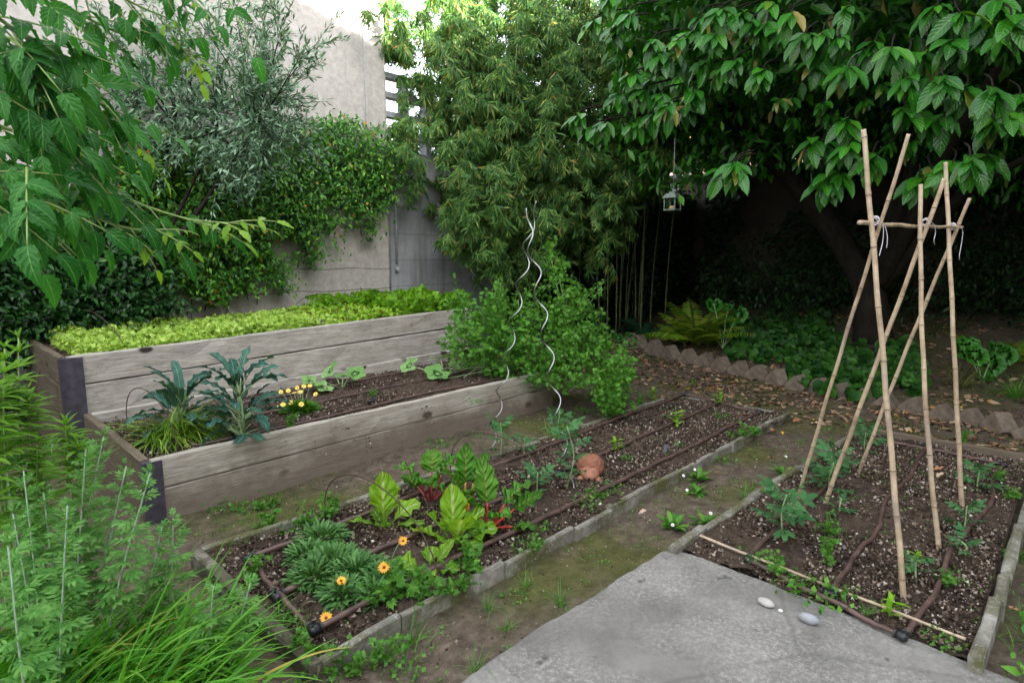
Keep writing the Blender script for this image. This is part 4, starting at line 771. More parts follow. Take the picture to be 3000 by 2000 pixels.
romaine(at(985, 1310, .05), 'small low lettuce nearest the pipe with curled leaves', [(VR + .3, 1.0, .17, .055, .3, .4), (VL, .45, .16, .10, .5, 0), (VR - .3, .35, .14, .09, .4, 0), (VT, .5, .10, .08, .5, 0), (VA, .7, .12, .08, .4, 0), (VL + .7, .6, .13, .08, .5, 0)], 3)
def chard(loc, label, mat, leaves, seed):
    t = thing('chard_plant', label, 'chard', loc); g = np.random.default_rng(seed); mb = MB(); st = MB()
    for az, el, SL, L, W, dr, roll in leaves:
        c = arc((.015 * math.cos(az), .015 * math.sin(az), -.01), az, el, SL, .12, 6); st.add(*tube(c, np.linspace(.0085, .006, 7), 7))
        V, Fc, U, P = blade(c[-1], az, el - .12, L, W, dr, 14, 'ovate', .25, .38, 1.6, roll, g.normal() * .2, 7, .04); mb.add(V, Fc, U)
    st.build('stalk', M[mat], t); mb.build('foliage', M['chard'], t)
chard(at(990, 1150, .05), 'chard with dark crimson stalks and light leaves, nearest the raised bed', 'std', [(VL + .3, 1.25, .17, .19, .15, 1.5, 0), (VR + .4, 1.3, .18, .2, .16, 1.4, 0), (VT, 1.2, .15, .2, .15, 1.6, .2), (VA, 1.35, .18, .18, .15, 1.2, 0), (VL - .5, .8, .12, .16, .12, 1.0, 0), (VR, .9, .14, .16, .12, 1.1, 0)], 4)
chard(at(1068, 1185, .05), 'chard with amber yellow stalks and upright leaves', 'sty', [(VL + .7, 1.45, .19, .20, .12, .9, 0), (VR + .8, 1.35, .20, .22, .14, .8, 0), (VA, 1.4, .2, .24, .13, .4, .2), (VT + .3, 1.25, .16, .17, .11, 1.2, .3), (VL, 1.1, .16, .16, .1, 1.3, 0)], 5)
chard(at(1122, 1210, .05), 'chard with bright red stalks and dark crinkled leaves', 'stred', [(VA + .2, 1.4, .14, .28, .135, .5, 0), (VR + .1, .75, .17, .20, .12, .5, .3), (VR + .5, 1.0, .15, .22, .14, .8, 0), (VT - .3, .6, .10, .16, .12, .8, 0), (VT + .5, 1.0, .12, .16, .13, 1.3, 0), (VR - .4, .35, .14, .15, .09, .5, 0), (VL + .6, 1.2, .14, .2, .12, .9, 0)], 6)
def gazania():
    b = at(790, 1330, .045); t = thing('gazania_plant', 'spreading grey green mound with orange daisy flowers in the bed corner', 'flowers', b); mb = MB()
    for (px, py, r, n) in [(740, 1240, .10, 230), (760, 1300, .13, 420), (820, 1320, .12, 330), (880, 1340, .10, 240), (720, 1330, .09, 170), (790, 1370, .07, 120), (705, 1280, .07, 120), (860, 1375, .06, 80)]:
        c = at(px, py, .05) - b; mound(mb, int(n * 1.8), r, .08, .013, int(px + py), (.25, 1.45), .8, 'obov', c)
    mb.build('foliage', M['gaz'], t)
    for px, py, h, s, dv in [(882, 1302, .12, .026, (-.5, -.5, .6)), (784, 1333, .09, .021, (-.2, -.3, .7)), (926, 1241, .09, .022, (-.5, -.5, .4)), (749, 1418, .035, .024, (-.3, -.3, .5)), (704, 1385, .03, .016, (.4, .2, .6))]:
        p = np.array(rel(b, px, py, h)); MB().add(*tube(smooth([(p[0] * .75, p[1] * .8, 0), p * .92, p], 4), .002, 4)).build('stalk', M['kstem'], t); flower(t, p, 14, s, .34, 'petal', s * .32, dv)
gazania()
Tlf = leafT(4, .55, 'ovate', .2, .25, .22)
Ttom = joinT([tT(Tlf, .36, 0, (0, .66, 0)), tT(Tlf, .34, .95, (0, .58, 0)), tT(Tlf, .34, -.95, (0, .58, 0)), tT(Tlf, .34, 1.05, (0, .34, 0)), tT(Tlf, .34, -1.05, (0, .34, 0)), tT(Tlf, .18, 1.2, (0, .2, 0)), tT(Tlf, .18, -1.2, (0, .2, 0)), tT(leafT(2, .02, 'strap', 0, 0), .68)])
def tomato(loc, h, label, seed, n=9, L=.17, lean=(0, 0), grp=None, name='tomato_plant'):
    t = thing(name, label, 'tomato', loc, grp); g = np.random.default_rng(seed); top = np.array([lean[0], lean[1], h]); c = smooth([(0, 0, -.02), top * .5 + g.normal(size=3) * .015, top], 6)
    MB().add(*tube(c, np.linspace(.0055, .003, len(c)), 6)).build('stem', M['kstem'], t); mb = MB()
    for i in range(n):
        f = .25 + .75 * i / n; a = i * 2.4 + seed; p = c[int(f * (len(c) - 1))]; el = .25 + .6 * f + g.normal() * .15; d = np.array([math.cos(a) * math.cos(el), math.sin(a) * math.cos(el), math.sin(el) - .15])
        mb.scat(Ttom, frames(d[None], np.array([[g.normal() * .25, g.normal() * .25 - .15, 1]]), np.array([L * g.uniform(.7, 1.15)])), p[None])
    mb.build('foliage', M['tom'], t)
tomato(at(1150, 1045, .05), .26, 'bluish tomato plant at the foot of the spiral stake nearer the raised bed', 2, 9, .16)
tomato(at(1300, 1120, .05), .42, 'tallest tomato plant climbing the spiral stake next to the terracotta animal', 3, 15, .15)
tomato(at(1235, 1140, .05), .16, 'low tomato plant between the chard and the terracotta animal', 4, 8, .15)
tomato(at(1285, 1000, .05), .22, 'bushy tomato plant by the raised bed behind the spiral stakes', 9, 9, .16)
tomato(at(1205, 1045, .05), .12, 'weedy yellowish tomato seedling by the raised bed', 12, 8, .12)
def spiral(base, top, label, ph, hand=1):
    base = np.array(base); top = np.array(top); L = np.linalg.norm(top - base); ax = (top - base) / L; x = nrm(np.cross(ax, [1., 1, 0])); y = np.cross(ax, x); s = np.linspace(0, 1, 190); amp = .034 * np.clip((1 - s) * 7, .0, 1); w = 2 * math.pi / .285 * L
    P = base + ax * s[:, None] * L + amp[:, None] * (x * np.cos(w * s + ph)[:, None] + y * hand * np.sin(w * s + ph)[:, None])
    tag(MB().add(*tube(P, .0043, 8)).build('spiral_stake', M['steel']), label, 'plant stake', 'spiral stakes in the middle bed')
spiral(at(1124, 1036, .03), dep(1232, 462, 4.0), 'galvanised spiral stake nearer the raised bed, leaning right at its top', .5)
spiral(at(1308, 1128, .03), dep(1209, 478, 3.96), 'galvanised spiral stake beside the terracotta animal, leaning left at its top', 2.2)
def hedgehog():
    b = at(1356, 1092, .045); t = thing('hedgehog_figure', 'round terracotta hedgehog sitting on the soil of the middle bed', 'garden ornament', b, None, VT - .2)
    n, m = 44, 30; V = []
    for i in range(m + 1):
        ph = math.pi * i / m
        for k in range(n):
            a = 2 * math.pi * k / n; x = math.sin(ph) * math.cos(a); y = math.sin(ph) * math.sin(a); z = math.cos(ph)
            r = 1 + .02 * math.sin(9 * a + i * 1.1) * math.sin(ph)
            fx = .02 * max(0, x) * (1 if z < .1 else .3)
            r *= 1 + .03 * ((i + k) % 2); V.append((x * .088 * r + fx, y * .094 * r, max(.012, .070 + z * .088 * r)))
    MB().add(V, grid_faces(m + 1, n, True)).build('body', M['terra'], t)
    # smooth face with snout, dark eyes, ears, feet
    f = MB(); V = []
    for i in range(13):
        s = i / 12; r = .062 * (1 - s) ** .6 * (1 + .25 * math.sin(s * 3)) + .004
        for k in range(14): a = 2 * math.pi * k / 14; V.append((.06 + .085 * s, r * math.cos(a), .05 - .018 * s + r * .82 * math.sin(a)))
    f.add(V, [grid_faces(13, 14, True), (np.arange(14) + 12 * 14)[None]]); f.build('face', M['terras'], t)
    def ball(c, r, nm, mt, sq=(1, 1, 1)):
        V = [(c[0] + r * sq[0] * math.sin(p) * math.cos(a), c[1] + r * sq[1] * math.sin(p) * math.sin(a), c[2] + r * sq[2] * math.cos(p)) for p in np.linspace(0.01, math.pi - .01, 8) for a in np.linspace(0, 2 * math.pi, 10, endpoint=False)]
        MB().add(V, grid_faces(8, 10, True)).build(nm, M[mt], t)
    ball((.148, 0, .034), .010, 'nose', 'dark')
    for s in (-1, 1):
        ball((.108, .027 * s, .066), .007, 'eye', 'dark'); ball((.06, .05 * s, .088), .015, 'ear', 'terras', (.5, 1, 1)); ball((.095, .06 * s, .014), .026, 'foot', 'terras', (1.3, .8, .6))
hedgehog()
def stick_label(px, py, label, h=.07, mat='label'):
    b = at(px, py, .05); tag(MB().add(*box(b[0] - .002, b[0] + .002, b[1] - .012, b[1] + .012, .03, .05 + h)).build('plant_label', M[mat], None, False), label, 'plant label')
stick_label(1528, 1040, 'thin grey plant label standing in the middle bed soil')
b = np.array([2.98, float(hi_front(2.98)) + .10, .90]); tag(MB().add(*hexa([b + [-.05, 0, 0], b + [.05, 0, 0], b + [.05, .05, 0], b + [-.05, .05, 0]], [b + [-.045, .005, .03], b + [.045, .005, .03], b + [.045, .06, .035], b + [-.045, .06, .035]])).build('plant_label', M['label'], None, False), 'dark slate plant label tilted at the edge of the lettuce', 'plant label')
# ------------------------------------------------------------------ cane frame
def cane(p, q, r, label, seed, name='bamboo_cane', grp='canes of the bamboo frame'):
    g = np.random.default_rng(seed); p = np.array(p, float); q = np.array(q, float); L = np.linalg.norm(q - p); d = (q - p) / L; pts = []; rr = []; s = 0; nodes = []
    nxt = g.uniform(.05, .2); S = np.linspace(0, L, int(L / .012)); nd = []
    while nxt < L - .02: nd.append(nxt); nxt += g.uniform(.19, .29)
    o = nrm(np.cross(d, [.3, .5, .1])); bow = g.normal() * .006
    for s in S:
        k = min([abs(s - a) for a in nd] + [9]); rr.append(r * .79 * (1.10 - .22 * s / L) * (1 + .16 * math.exp(-(k / .007) ** 2))); pts.append(p + d * s + o * (bow * math.sin(s / L * math.pi) * 2 + .0022 * math.sin(s * 14 + seed)))
    ob = MB().add(*tube(pts, rr, 10)).build(name, M['cane']); tag(ob, label, 'bamboo cane', grp)
    nb = MB()
    for a in nd:
        i = int(a / L * (len(S) - 1)); T = d; rad = r * .79 * (1.10 - .22 * a / L); nb.add(*tube([pts[i] - T * .0022, pts[i] + T * .0022], rad * 1.2, 10, False))
        MBn = None
    nb.build('node_ring', M['node'], ob); return ob
A0 = np.array([3.028, .46, .0]); A1 = np.array([3.028, .779, 2.113])
def tp(px, py, x): return onX(px, py, x)
cane(A0, A1, .0150, 'tallest cane of the frame, nearest the slab, leaning away from the viewer', 1)
cane((3.492, 1.121, 0), tp(2088, 308, 3.0), .0115, 'thin cane crossing behind the tallest cane, foot among tomato leaves by the kerb', 2)
cane((3.684, .429, 0), tp(2114, 424, 3.684), .0145, 'shortest upright cane of the frame, tied at the middle of the crossbar', 3)
cane((3.861, 1.055, 0), tp(2170, 410, 3.72), .0150, 'slanting cane crossing behind the middle upright cane', 4)
cane((4.425, .425, 0), tp(2172, 373, 4.425), .0160, 'farthest upright cane of the frame, at the grassy end of the crossbar', 5)
cane((4.653, 1.061, 0), tp(2228, 455, 4.45), .0145, 'slanting cane tied to the farthest upright cane, nearest the back edge', 6)
cane(tp(1968, 512, 2.93) + [0, -.01, 0], tp(2210, 521, 4.6), .0120, 'horizontal crossbar cane tied across the tops of the frame', 7)
cane(at(1608, 1230, .075), at(2218, 1466, .075), .0085, 'long thin cane lying on the soil along the slab edge', 8, 'bamboo_cane', None)
def twine(c, tails, label):
    mb = MB(); c = np.array(c)
    for k in range(5):
        a = np.linspace(0, 2 * math.pi, 17); ax = nrm(np.array([1, .15 * k - .3, .5 * (-1) ** k])); x = nrm(np.cross(ax, [0, 0, 1.])); y = np.cross(ax, x); P = c + ax * (k - 2) * .006 + .018 * (np.cos(a)[:, None] * x + np.sin(a)[:, None] * y); mb.add(*tube(P, .0014, 5, False))
    for tl in tails: mb.add(*tube(smooth([c + [0, -.02, 0]] + [c + np.array(p) for p in tl], 6), .0016, 5))
    tag(mb.build('twine_tie', M['twine']), label, 'twine', 'twine ties of the cane frame')
q = tp(2010, 507, 3.07); twine(q, [[(.02, -.03, -.03), (.03, -.03, -.09), (.0, -.03, -.14), (-.01, -.03, -.155)], [(.04, -.03, -.02), (.06, -.04, -.07), (.065, -.04, -.12)]], 'white twine with two long tails at the crossbar end by the tallest cane')
q = tp(2128, 510, 3.74); twine(q, [[(.05, -.03, -.02), (.08, -.03, -.06), (.06, -.03, -.09), (.09, -.03, -.115)]], 'white twine with one short kinked tail at the middle of the crossbar')
q = tp(2188, 520, 4.45); twine(q, [[(.08, -.04, -.02), (.09, -.04, -.10), (.06, -.04, -.17), (.08, -.04, -.20)]], 'white twine with one long curled tail at the far end of the crossbar')
for i, (px, py, h, n, L, lb) in enumerate([(1800, 1240, .26, 13, .20, 'largest tomato plant, in the bed corner near the slab at the foot of a cane'), (1910, 1130, .2, 11, .19, 'leafy tomato plant at the foot of the slanting middle cane'), (1905, 1080, .16, 9, .17, 'tomato plant at the kerb beyond the thin cane'), (1985, 1035, .15, 10, .18, 'tomato plant in the far corner of the cane frame bed'), (2245, 1125, .14, 9, .15, 'small tomato plant behind the farthest upright cane'), (2215, 1215, .14, 8, .14, 'small tomato plant beside the pipe at the right of the frame'), (2195, 1270, .08, 6, .11, 'tomato seedling on the pipe beyond the shortest upright cane'), (2105, 1330, .10, 7, .12, 'tomato seedling between the tallest cane and the pipe'), (1930, 1180, .10, 7, .12, 'low tomato seedling in bare soil by the slanting cane foot')]):
    tomato(at(px, py, .04), h, lb, 20 + i, n, L)
def pebble(px, py, s, mat, label):
    b = at(px, py, .036); V = []
    for p in np.linspace(.02, math.pi - .02, 14):
        for a in np.linspace(0, 2 * math.pi, 22, endpoint=False): V.append((b[0] + s[0] * math.sin(p) * math.cos(a), b[1] + s[1] * math.sin(p) * math.sin(a), b[2] + s[2] * (.93 + math.cos(p))))
    V = wob(V, s[2] * .09, 22); tag(MB().add(V, grid_faces(14, 22, True)).build('pebble', M[mat]), label, 'pebble', 'pebbles on the slab')
pebble(1760, 1391, (.021, .037, .017), 'pebp', 'pale oval pebble on the slab edge'); pebble(1858, 1430, (.023, .041, .022), 'pebble', 'larger smooth grey pebble on the slab edge'); pebble(1793, 1404, (.007, .010, .006), 'pebw', 'tiny white pebble between the two larger stones')
# ------------------------------------------------------------------ back border
def edging():
    xs = np.array([1450, 1473, 1508, 1545, 1585, 1622, 1660, 1700, 1742, 1788, 1838, 1885, 1935, 1985, 2038, 2100, 2165, 2228, 2296, 2372])
    ys = np.interp(xs, [1440, 1485, 1600, 1740, 1838, 1960, 2100, 2230, 2300, 2380], [790, 806, 832, 866, 890, 916, 943, 968, 988, 1010])
    names = ['first', 'second', 'third', 'fourth', 'fifth', 'sixth', 'seventh', 'eighth', 'ninth', 'tenth', 'eleventh', 'twelfth', 'thirteenth', 'fourteenth', 'fifteenth', 'sixteenth', 'seventeenth', 'eighteenth', 'nineteenth', 'twentieth']
    P = np.array([at(x, y, .01) for x, y in zip(xs, ys)])
    for i, p in enumerate(P):
        d = nrm((P[min(i + 1, len(P) - 1)] - P[max(i - 1, 0)]) * [1, 1, 0]); q = np.array([-d[1], d[0], 0]); w = np.linalg.norm((P[min(i + 1, 19)] - P[max(i - 1, 0)])) / (2 if 0 < i < 19 else 1) * .50
        th = .16; tl = rng.normal() * .1; V = []
        for o in (-th / 2, th / 2):
            for s, (a, z) in enumerate([(-1, 0), (-.06, .95), (.06, .95), (1, 0), (.06, -.9), (-.06, -.9)]):
                a2 = a * math.cos(tl) - z * math.sin(tl); z2 = a * math.sin(tl) + z * math.cos(tl); V.append(d * a2 * w * .97 + q * (o + rng.normal() * .006) + np.array([0, 0, z2 * w * 1.08 + .02 + rng.normal() * .005]))
        mb = MB().add(V, [np.array([(5, 4, 3, 2, 1, 0)]), np.array([(6, 7, 8, 9, 10, 11)]), grid_faces(2, 6, True)])
        o = mb.build('edging_block', M['hexs'], None, False); o.location = (p[0] - .05, p[1], gh(p[0], p[1])); o.rotation_euler = (0, 0, rng.normal() * .13)
        tag(o, f'{names[i]} brown diamond set edging block counted from the far end by the parsley', 'edging block', 'diamond edging blocks along the back border')
edging()
def frond(mb, b, az, el, L, W, droop, n=20, mi=0):
    c = arc(b, az, el, L, droop, n); T = nrm(np.gradient(c, axis=0)); mb.add(*tube(c, np.linspace(.003, .001, len(c)), 4)[:2]); S = leafT(4, .24, 'lance', .1, .25, .25)
    k = np.arange(3, n + 1); f = k / n; l = W * np.sin(np.pi * np.clip(f * .86 + .12, 0, 1)) ** .9 + .006
    side = nrm(np.cross(T, [0, 0, 1.]))
    for s in (-1, 1):
        d = side[k] * s + T[k] * .45 + np.array([0, 0, -.12]); mb.scat(S, frames(d, np.cross(side[k], T[k]) + rng.normal(size=(len(k), 3)) * .1, l * rng.uniform(.9, 1.1, len(k))), c[k])
def ferns():
    def f(px, py, z, label, mat, n, L, W, el=(.5, 1.2), seed=0):
        b = at(px, py, z); t = thing('fern', label, 'fern', b); mb = MB()
        for i in range(n): frond(mb, (rng.normal() * .02, rng.normal() * .02, 0), i * 2.4 + seed, rng.uniform(*el), L * rng.uniform(.7, 1.1), W, rng.uniform(.7, 1.3))
        mb.build('foliage', M[mat], t)
    f(1600, 795, .10, 'bright yellow green fern arching behind the edging blocks', 'fern', 26, 1.1, .22, (.5, 1.45), .5)
    f(1475, 765, .12, 'dark bluish fern in shade between the parsley and the bright fern', 'fernd', 13, .75, .15, (.2, 1.0))
    f(2300, 850, .15, 'brownish fern in the shade at the far end of the back border', 'fern', 8, .8, .14, (.6, 1.3))
ferns()
def bigleaf(px, py, z, leaves, label, mat='big'):
    b = at(px, py, z); t = thing('heart_leaf_plant', label, 'plant', b); st = MB(); lf = MB()
    for x, y, dz, s in leaves:
        e = dep(x, y, np.dot(b - EYE, CF) / 1 + dz) - b; st.add(*tube(smooth([(0, 0, 0), e * .55 + [0, 0, .04], e], 5), .006, 5)); lf.scat(Tround, frames(nrm(np.array([rng.normal() * .4 - .3, -.3, -.8]))[None], nrm(np.array([-.8, -.6, .5 + rng.normal() * .2]))[None], np.array([s])), e[None])
    st.build('stem', M['kstem'], t); lf.build('foliage', M[mat], t)
bigleaf(1660, 800, .12, [(1640, 700, .2, .13), (1672, 705, .1, .08), (1697, 722, 0, .14), (1665, 745, .1, .16), (1630, 770, .2, .12), (1690, 770, .1, .15)], 'round leaved plant in shade right behind the bright fern')
bigleaf(2255, 880, .12, [(2215, 800, .1, .14), (2240, 815, 0, .13), (2275, 835, 0, .15), (2310, 815, .1, .12), (2290, 800, .2, .11), (2260, 865, 0, .1), (2225, 790, .2, .12)], 'round leaved plant in the border to the right of the cane frame')
bigleaf(1378, 770, .10, [(1368, 738, 0, .12), (1383, 725, .1, .1), (1350, 745, .1, .1), (1392, 755, 0, .09)], 'low round leaved plant in shade beside the big parsley')
bigleaf(1440, 800, .05, [(1420, 775, 0, .08), (1445, 770, 0, .07), (1520, 800, 0, .06)], 'small round leaved seedling by the first edging blocks')
Tco = lobed(1, 12, 5, .08, .2, 1)
def cover():
    t = MB(); n = 5200; pts = []
    brs = [(1700, 800, 34), (1740, 810, 40), (1800, 815, 50), (1860, 830, 50), (1910, 850, 46), (1960, 860, 40), (1840, 870, 36), (1900, 890, 34), (1960, 900, 34), (2010, 890, 40), (2060, 870, 50), (2090, 900, 30), (2030, 850, 30), (1780, 780, 30), (1740, 840, 20), (1680, 830, 20), (1870, 800, 36)]
    for x, y, r in brs:
        m = int(r * r * .085)
        for _ in range(m):
            a = rng.uniform(0, 6.28); q = r * math.sqrt(rng.random()); b = at(x + 8 + q * math.cos(a), y - 16 + q * .7 * math.sin(a), .12); b[2] = float(gh(b[0], b[1])) + .02 + .11 * rng.random(); pts.append(b)
    pts = np.array(pts); m = len(pts); t.scat(Tco, frames(rdir(m, (-.3, -.2, -.4), .6), rdir(m, (-.6, -.5, 1), .4), rng.uniform(.035, .075, m)), pts)
    tag(t.build('ground_cover', M['cover']), 'low carpet of dark round leaved ground cover behind the edging blocks', 'ground cover', None, 'stuff')
cover()
def tuft(loc, label, n, L, w, mat, seed, name='sedge_tuft', cat='grass tuft', el=(.5, 1.45), dr=(.6, 1.9), r=.05, grp=None, az=None):
    t = MB(); g = np.random.default_rng(seed)
    for i in range(n):
        a = g.uniform(0, 6.28) if az is None else az + g.normal() * 1.0; q = r * math.sqrt(g.random()); u = g.uniform(0, 6.28); V, Fc, U, P = blade((q * math.cos(u), q * math.sin(u), -.01), a, g.uniform(*el), L * g.uniform(.55, 1.1), w * g.uniform(.7, 1.2), g.uniform(*dr), 8, 'grass', .3, 0, 2, g.normal() * .3, g.normal() * .3); t.add(V, Fc, U)
    o = t.build(name, M[mat]); o.location = [float(v) for v in loc]; return tag(o, label, cat, grp)
tuft(at(2205, 895, .08), 'brownish sedge tuft behind the edging blocks right of the cane frame', 170, .5, .007, 'sedge', 1)
tuft(at(2330, 925, .06), 'green sedge tuft at the right end of the edging blocks', 130, .45, .008, 'weed', 2)
tuft(at(1270, 1010, .03), 'pale grass tuft by the raised bed between the two spiral stakes', 90, .22, .004, 'chive', 3)
def lantern():
    p = dep(1545, 462, 7.6); t = thing('hanging_lantern', 'small pale green tin lantern hanging in the dark under the tree', 'lantern', p - [0, 0, .12]); w = .082
    MB().add(*box(-w, w, -w, w, 0, .018)).build('base', M['lant'], t, False)
    for sx in (-1, 1):
        for sy in (-1, 1): MB().add(*box(sx * w * .9 - .006, sx * w * .9 + .006, sy * w * .9 - .006, sy * w * .9 + .006, .018, .155)).build('corner_bar', M['lant'], t, False)
    MB().add(*hexa([(-w * 1.2, -w * 1.2, .155), (w * 1.2, -w * 1.2, .155), (w * 1.2, w * 1.2, .155), (-w * 1.2, w * 1.2, .155)], [(-w * .75, -w * .75, .215), (w * .75, -w * .75, .215), (w * .75, w * .75, .215), (-w * .75, w * .75, .215)])).add(*box(-.035, .035, -.035, .035, .216, .24)).build('lid', M['lant'], t, False)
    MB().add(*tube([(0, 0, .018), (0, 0, .05), (0, 0, .062)], [.042, .042, .02], 14)).build('candle', M['candle'], t)
    MB().add(*tube([(0, 0, .24), (.005, 0, .5), (0, 0, .9)], .003, 5)).build('cord', M['frame'], t)
lantern()
Tdl = leafT(4, .42, 'ellip', .35, .3, 0, .4)
def litter():
    n = 10500; x = rng.uniform(5.2, 12.5, n); y = rng.uniform(-1.2, 6.6, n); k = (x > 5.95) & (rng.random(n) < np.clip(.25 + .75 * np.exp(-((x - xhex(y) + .6) / 1.3) ** 2), 0, 1)); x, y = x[k], y[k]; n = len(x)
    p = np.c_[x, y, gh(x, y) + .008 + rng.random(n) * .012]; mb = MB().scat(Tdl, frames(rdir(n, (0, 0, 0)) * [1, 1, .12], rdir(n, (0, 0, 1.8), .5), rng.uniform(.03, .12, n)), p)
    n = 2600; x = rng.uniform(.2, 10.5, n); y = rng.uniform(.1, 6, n); k = ~((x < XR) & (y > low_front(x) - .03)) & ~((x < 2.75) & (y < 1.53)) & (rng.random(n) < np.where(x > 5.5, 1, .35)); x, y = x[k], y[k]; n = len(x); bed = ((x > CX0) & (x < CX1) & (y > CY0) & (y < CY1)) | ((x > 2.7) & (x < 5.8) & (y < 1.4))
    z = np.where(bed, .06, gh(x, y) + .006); mb.scat(leafT(2, .09, 'strap', .2, .1), frames(rdir(n) * [1, 1, .08], rdir(n, (0, 0, 2), .4), rng.uniform(.012, .07, n)), np.c_[x, y, z])
    tag(mb.build('leaf_litter', M['dead']), 'dry brown leaf litter and twigs scattered over the earth below the trees', 'leaf litter', None, 'stuff')
    L = [(1645, 888, .12, 'yleaf', 'long yellow fallen leaf on the earth beyond the middle bed'), (1770, 985, .11, 'bleaf', 'brown fallen leaf with a curled edge by the corner of the middle bed'), (1795, 987, .05, 'yleaf', 'small bright yellow leaf beside the brown leaf near the middle bed corner'), (1650, 925, .09, 'bleaf', 'orange brown fallen leaf at the far kerb of the middle bed'), (1485, 1165, .055, 'tleaf', 'pale tan dry leaf alone on the mossy path between the beds'), (1840, 958, .13, 'bleaf', 'large curled brown leaf just beyond the middle bed corner'), (1885, 968, .10, 'tleaf', 'tan curled leaf beside the foot of the thin cane'), (2030, 955, .12, 'bleaf', 'brown leaf on the earth behind the cane frame'), (2085, 975, .12, 'tleaf', 'tan leaf below the diamond edging behind the frame'), (2180, 965, .12, 'tleaf', 'tan leaf in front of the diamond edging right of the frame'), (2300, 1000, .12, 'bleaf', 'brown leaf in front of the last edging blocks'), (2080, 985, .09, 'yleaf', 'golden yellow leaf at the far board of the frame bed'), (2325, 1030, .1, 'tleaf', 'tan leaf at the far board near the right edge'), (2140, 1082, .08, 'bleaf', 'reddish brown leaf on the soil between two canes'), (2150, 1100, .08, 'tleaf', 'tan leaf on the soil behind the shortest cane'), (2240, 1060, .07, 'bleaf', 'brown leaf near the far pipe of the frame bed'), (2290, 1150, .07, 'tleaf', 'tan leaf near the right pipe of the frame bed'), (2330, 1210, .13, 'bleaf', 'reddish curled dry leaf at the right of the frame bed'), (2345, 1230, .1, 'bleaf', 'second reddish dry leaf beside the right kerb'), (1800, 1070, .06, 'bleaf', 'small brown leaf on the path by the daisy weeds'), (1760, 1045, .09, 'bleaf', 'dull brown leaf on the path near the middle bed kerb'), (1955, 945, .05, 'yleaf', 'little yellow leaf between slanting canes'), (1345, 1005, .09, 'bleaf', 'reddish brown leaf behind the terracotta animal'), (1275, 1010, .05, 'tleaf', 'tan leaf by the raised bed grass tuft'), (1640, 728, .08, 'yleaf', 'yellow leaf in shade behind the bright fern'), (1420, 745, .14, 'yleaf', 'long yellow leaf in the litter by the dark fern'), (1830, 770, .09, 'yleaf', 'yellow leaf in the shade above the ground cover'), (2345, 1410, .05, 'bleaf', 'brown leaf in the grass at the right edge'), (1650, 1322, .012, 'bleaf', 'tiny reddish flake on the slab'), (1700, 955, .08, 'bleaf', 'brown leaf on the soil at the far end of the middle bed')]
    for px, py, s, m, lb in L:
        b = at(px, py, .05); b[2] = max(.04 if (b[0] < 2.7 and b[1] < 1.5) else float(gh(b[0], b[1])) + .02, .035 if b[0] < 6 else 0)
        if (CX0 < b[0] < CX1 and CY0 < b[1] < CY1) or (2.7 < b[0] < 5.8 and b[1] < 1.4): b[2] = .065
        V, Fc, U = leafT(7, .42, 'ellip', rng.uniform(.2, .7), rng.uniform(-.3, .4), .05, .4, 5); o = MB().add(V * s, Fc, U).build('fallen_leaf', M[m]); o.location = [float(v) for v in b]; o.rotation_euler = (rng.normal() * .2, rng.normal() * .2, rng.uniform(0, 6.28)); tag(o, lb, 'fallen leaf', 'fallen leaves on the ground')
litter()
# ------------------------------------------------------------------ weeds and seedlings
def weedkind(kind, seed):
    mb = MB(); g = np.random.default_rng(seed)
    if kind == 'rosette':
        for i in range(22):
            V, Fc, U, P = blade((0, 0, .002), i * 2.4, g.uniform(.15, 1.1), g.uniform(.05, .1), g.uniform(.018, .03), g.uniform(.3, .9), 5, 'obov', .25, .2, 2, 0, 0, 3); mb.add(V, Fc, U)
    if kind == 'sprig':
        for i in range(7):
            c = arc((g.normal() * .015, g.normal() * .015, 0), g.uniform(0, 6.28), g.uniform(.5, 1.5), g.uniform(.05, .12), .5, 5); mb.add(*tube(c, .0014, 4)[:2])
            cloud(mb, Tpar, c[1:].repeat(2, 0), (.022, .04), (0, 0, .35), .7)
    if kind == 'creep':
        n = 60; a = g.uniform(0, 6.28, n); q = .09 * np.sqrt(g.random(n)); pts = np.c_[q * np.cos(a), q * np.sin(a), .008 + .03 * g.random(n)]; mb.scat(leafT(2, .7, 'ovate', .2, .15), frames(rdir(n, (0, 0, .1), .8), rdir(n, (0, -.3, 1.3), .4), g.uniform(.012, .028, n)), pts)
    if kind == 'grass':
        for i in range(34):
            V, Fc, U, P = blade((g.normal() * .015, g.normal() * .015, 0), g.uniform(0, 6.28), g.uniform(.4, 1.5), g.uniform(.05, .14), .003, g.uniform(.3, 1.5), 5, 'grass', .3, 0, 2, 0, g.normal() * .4); mb.add(V, Fc, U)
    if kind == 'seedling':
        c = arc((0, 0, 0), 0, 1.5, .13, .1, 6); mb.add(*tube(c, .0022, 5)[:2])
        for i in range(12):
            V, Fc, U, P = blade(c[1 + i // 3 if i < 12 else -1], i * 2.1, g.uniform(.1, .9), g.uniform(.05, .085), .022, .5, 5, 'lance', .25, .1, 2, 0, 0, 3); mb.add(V, Fc, U)
    return mb
KINDS = {}
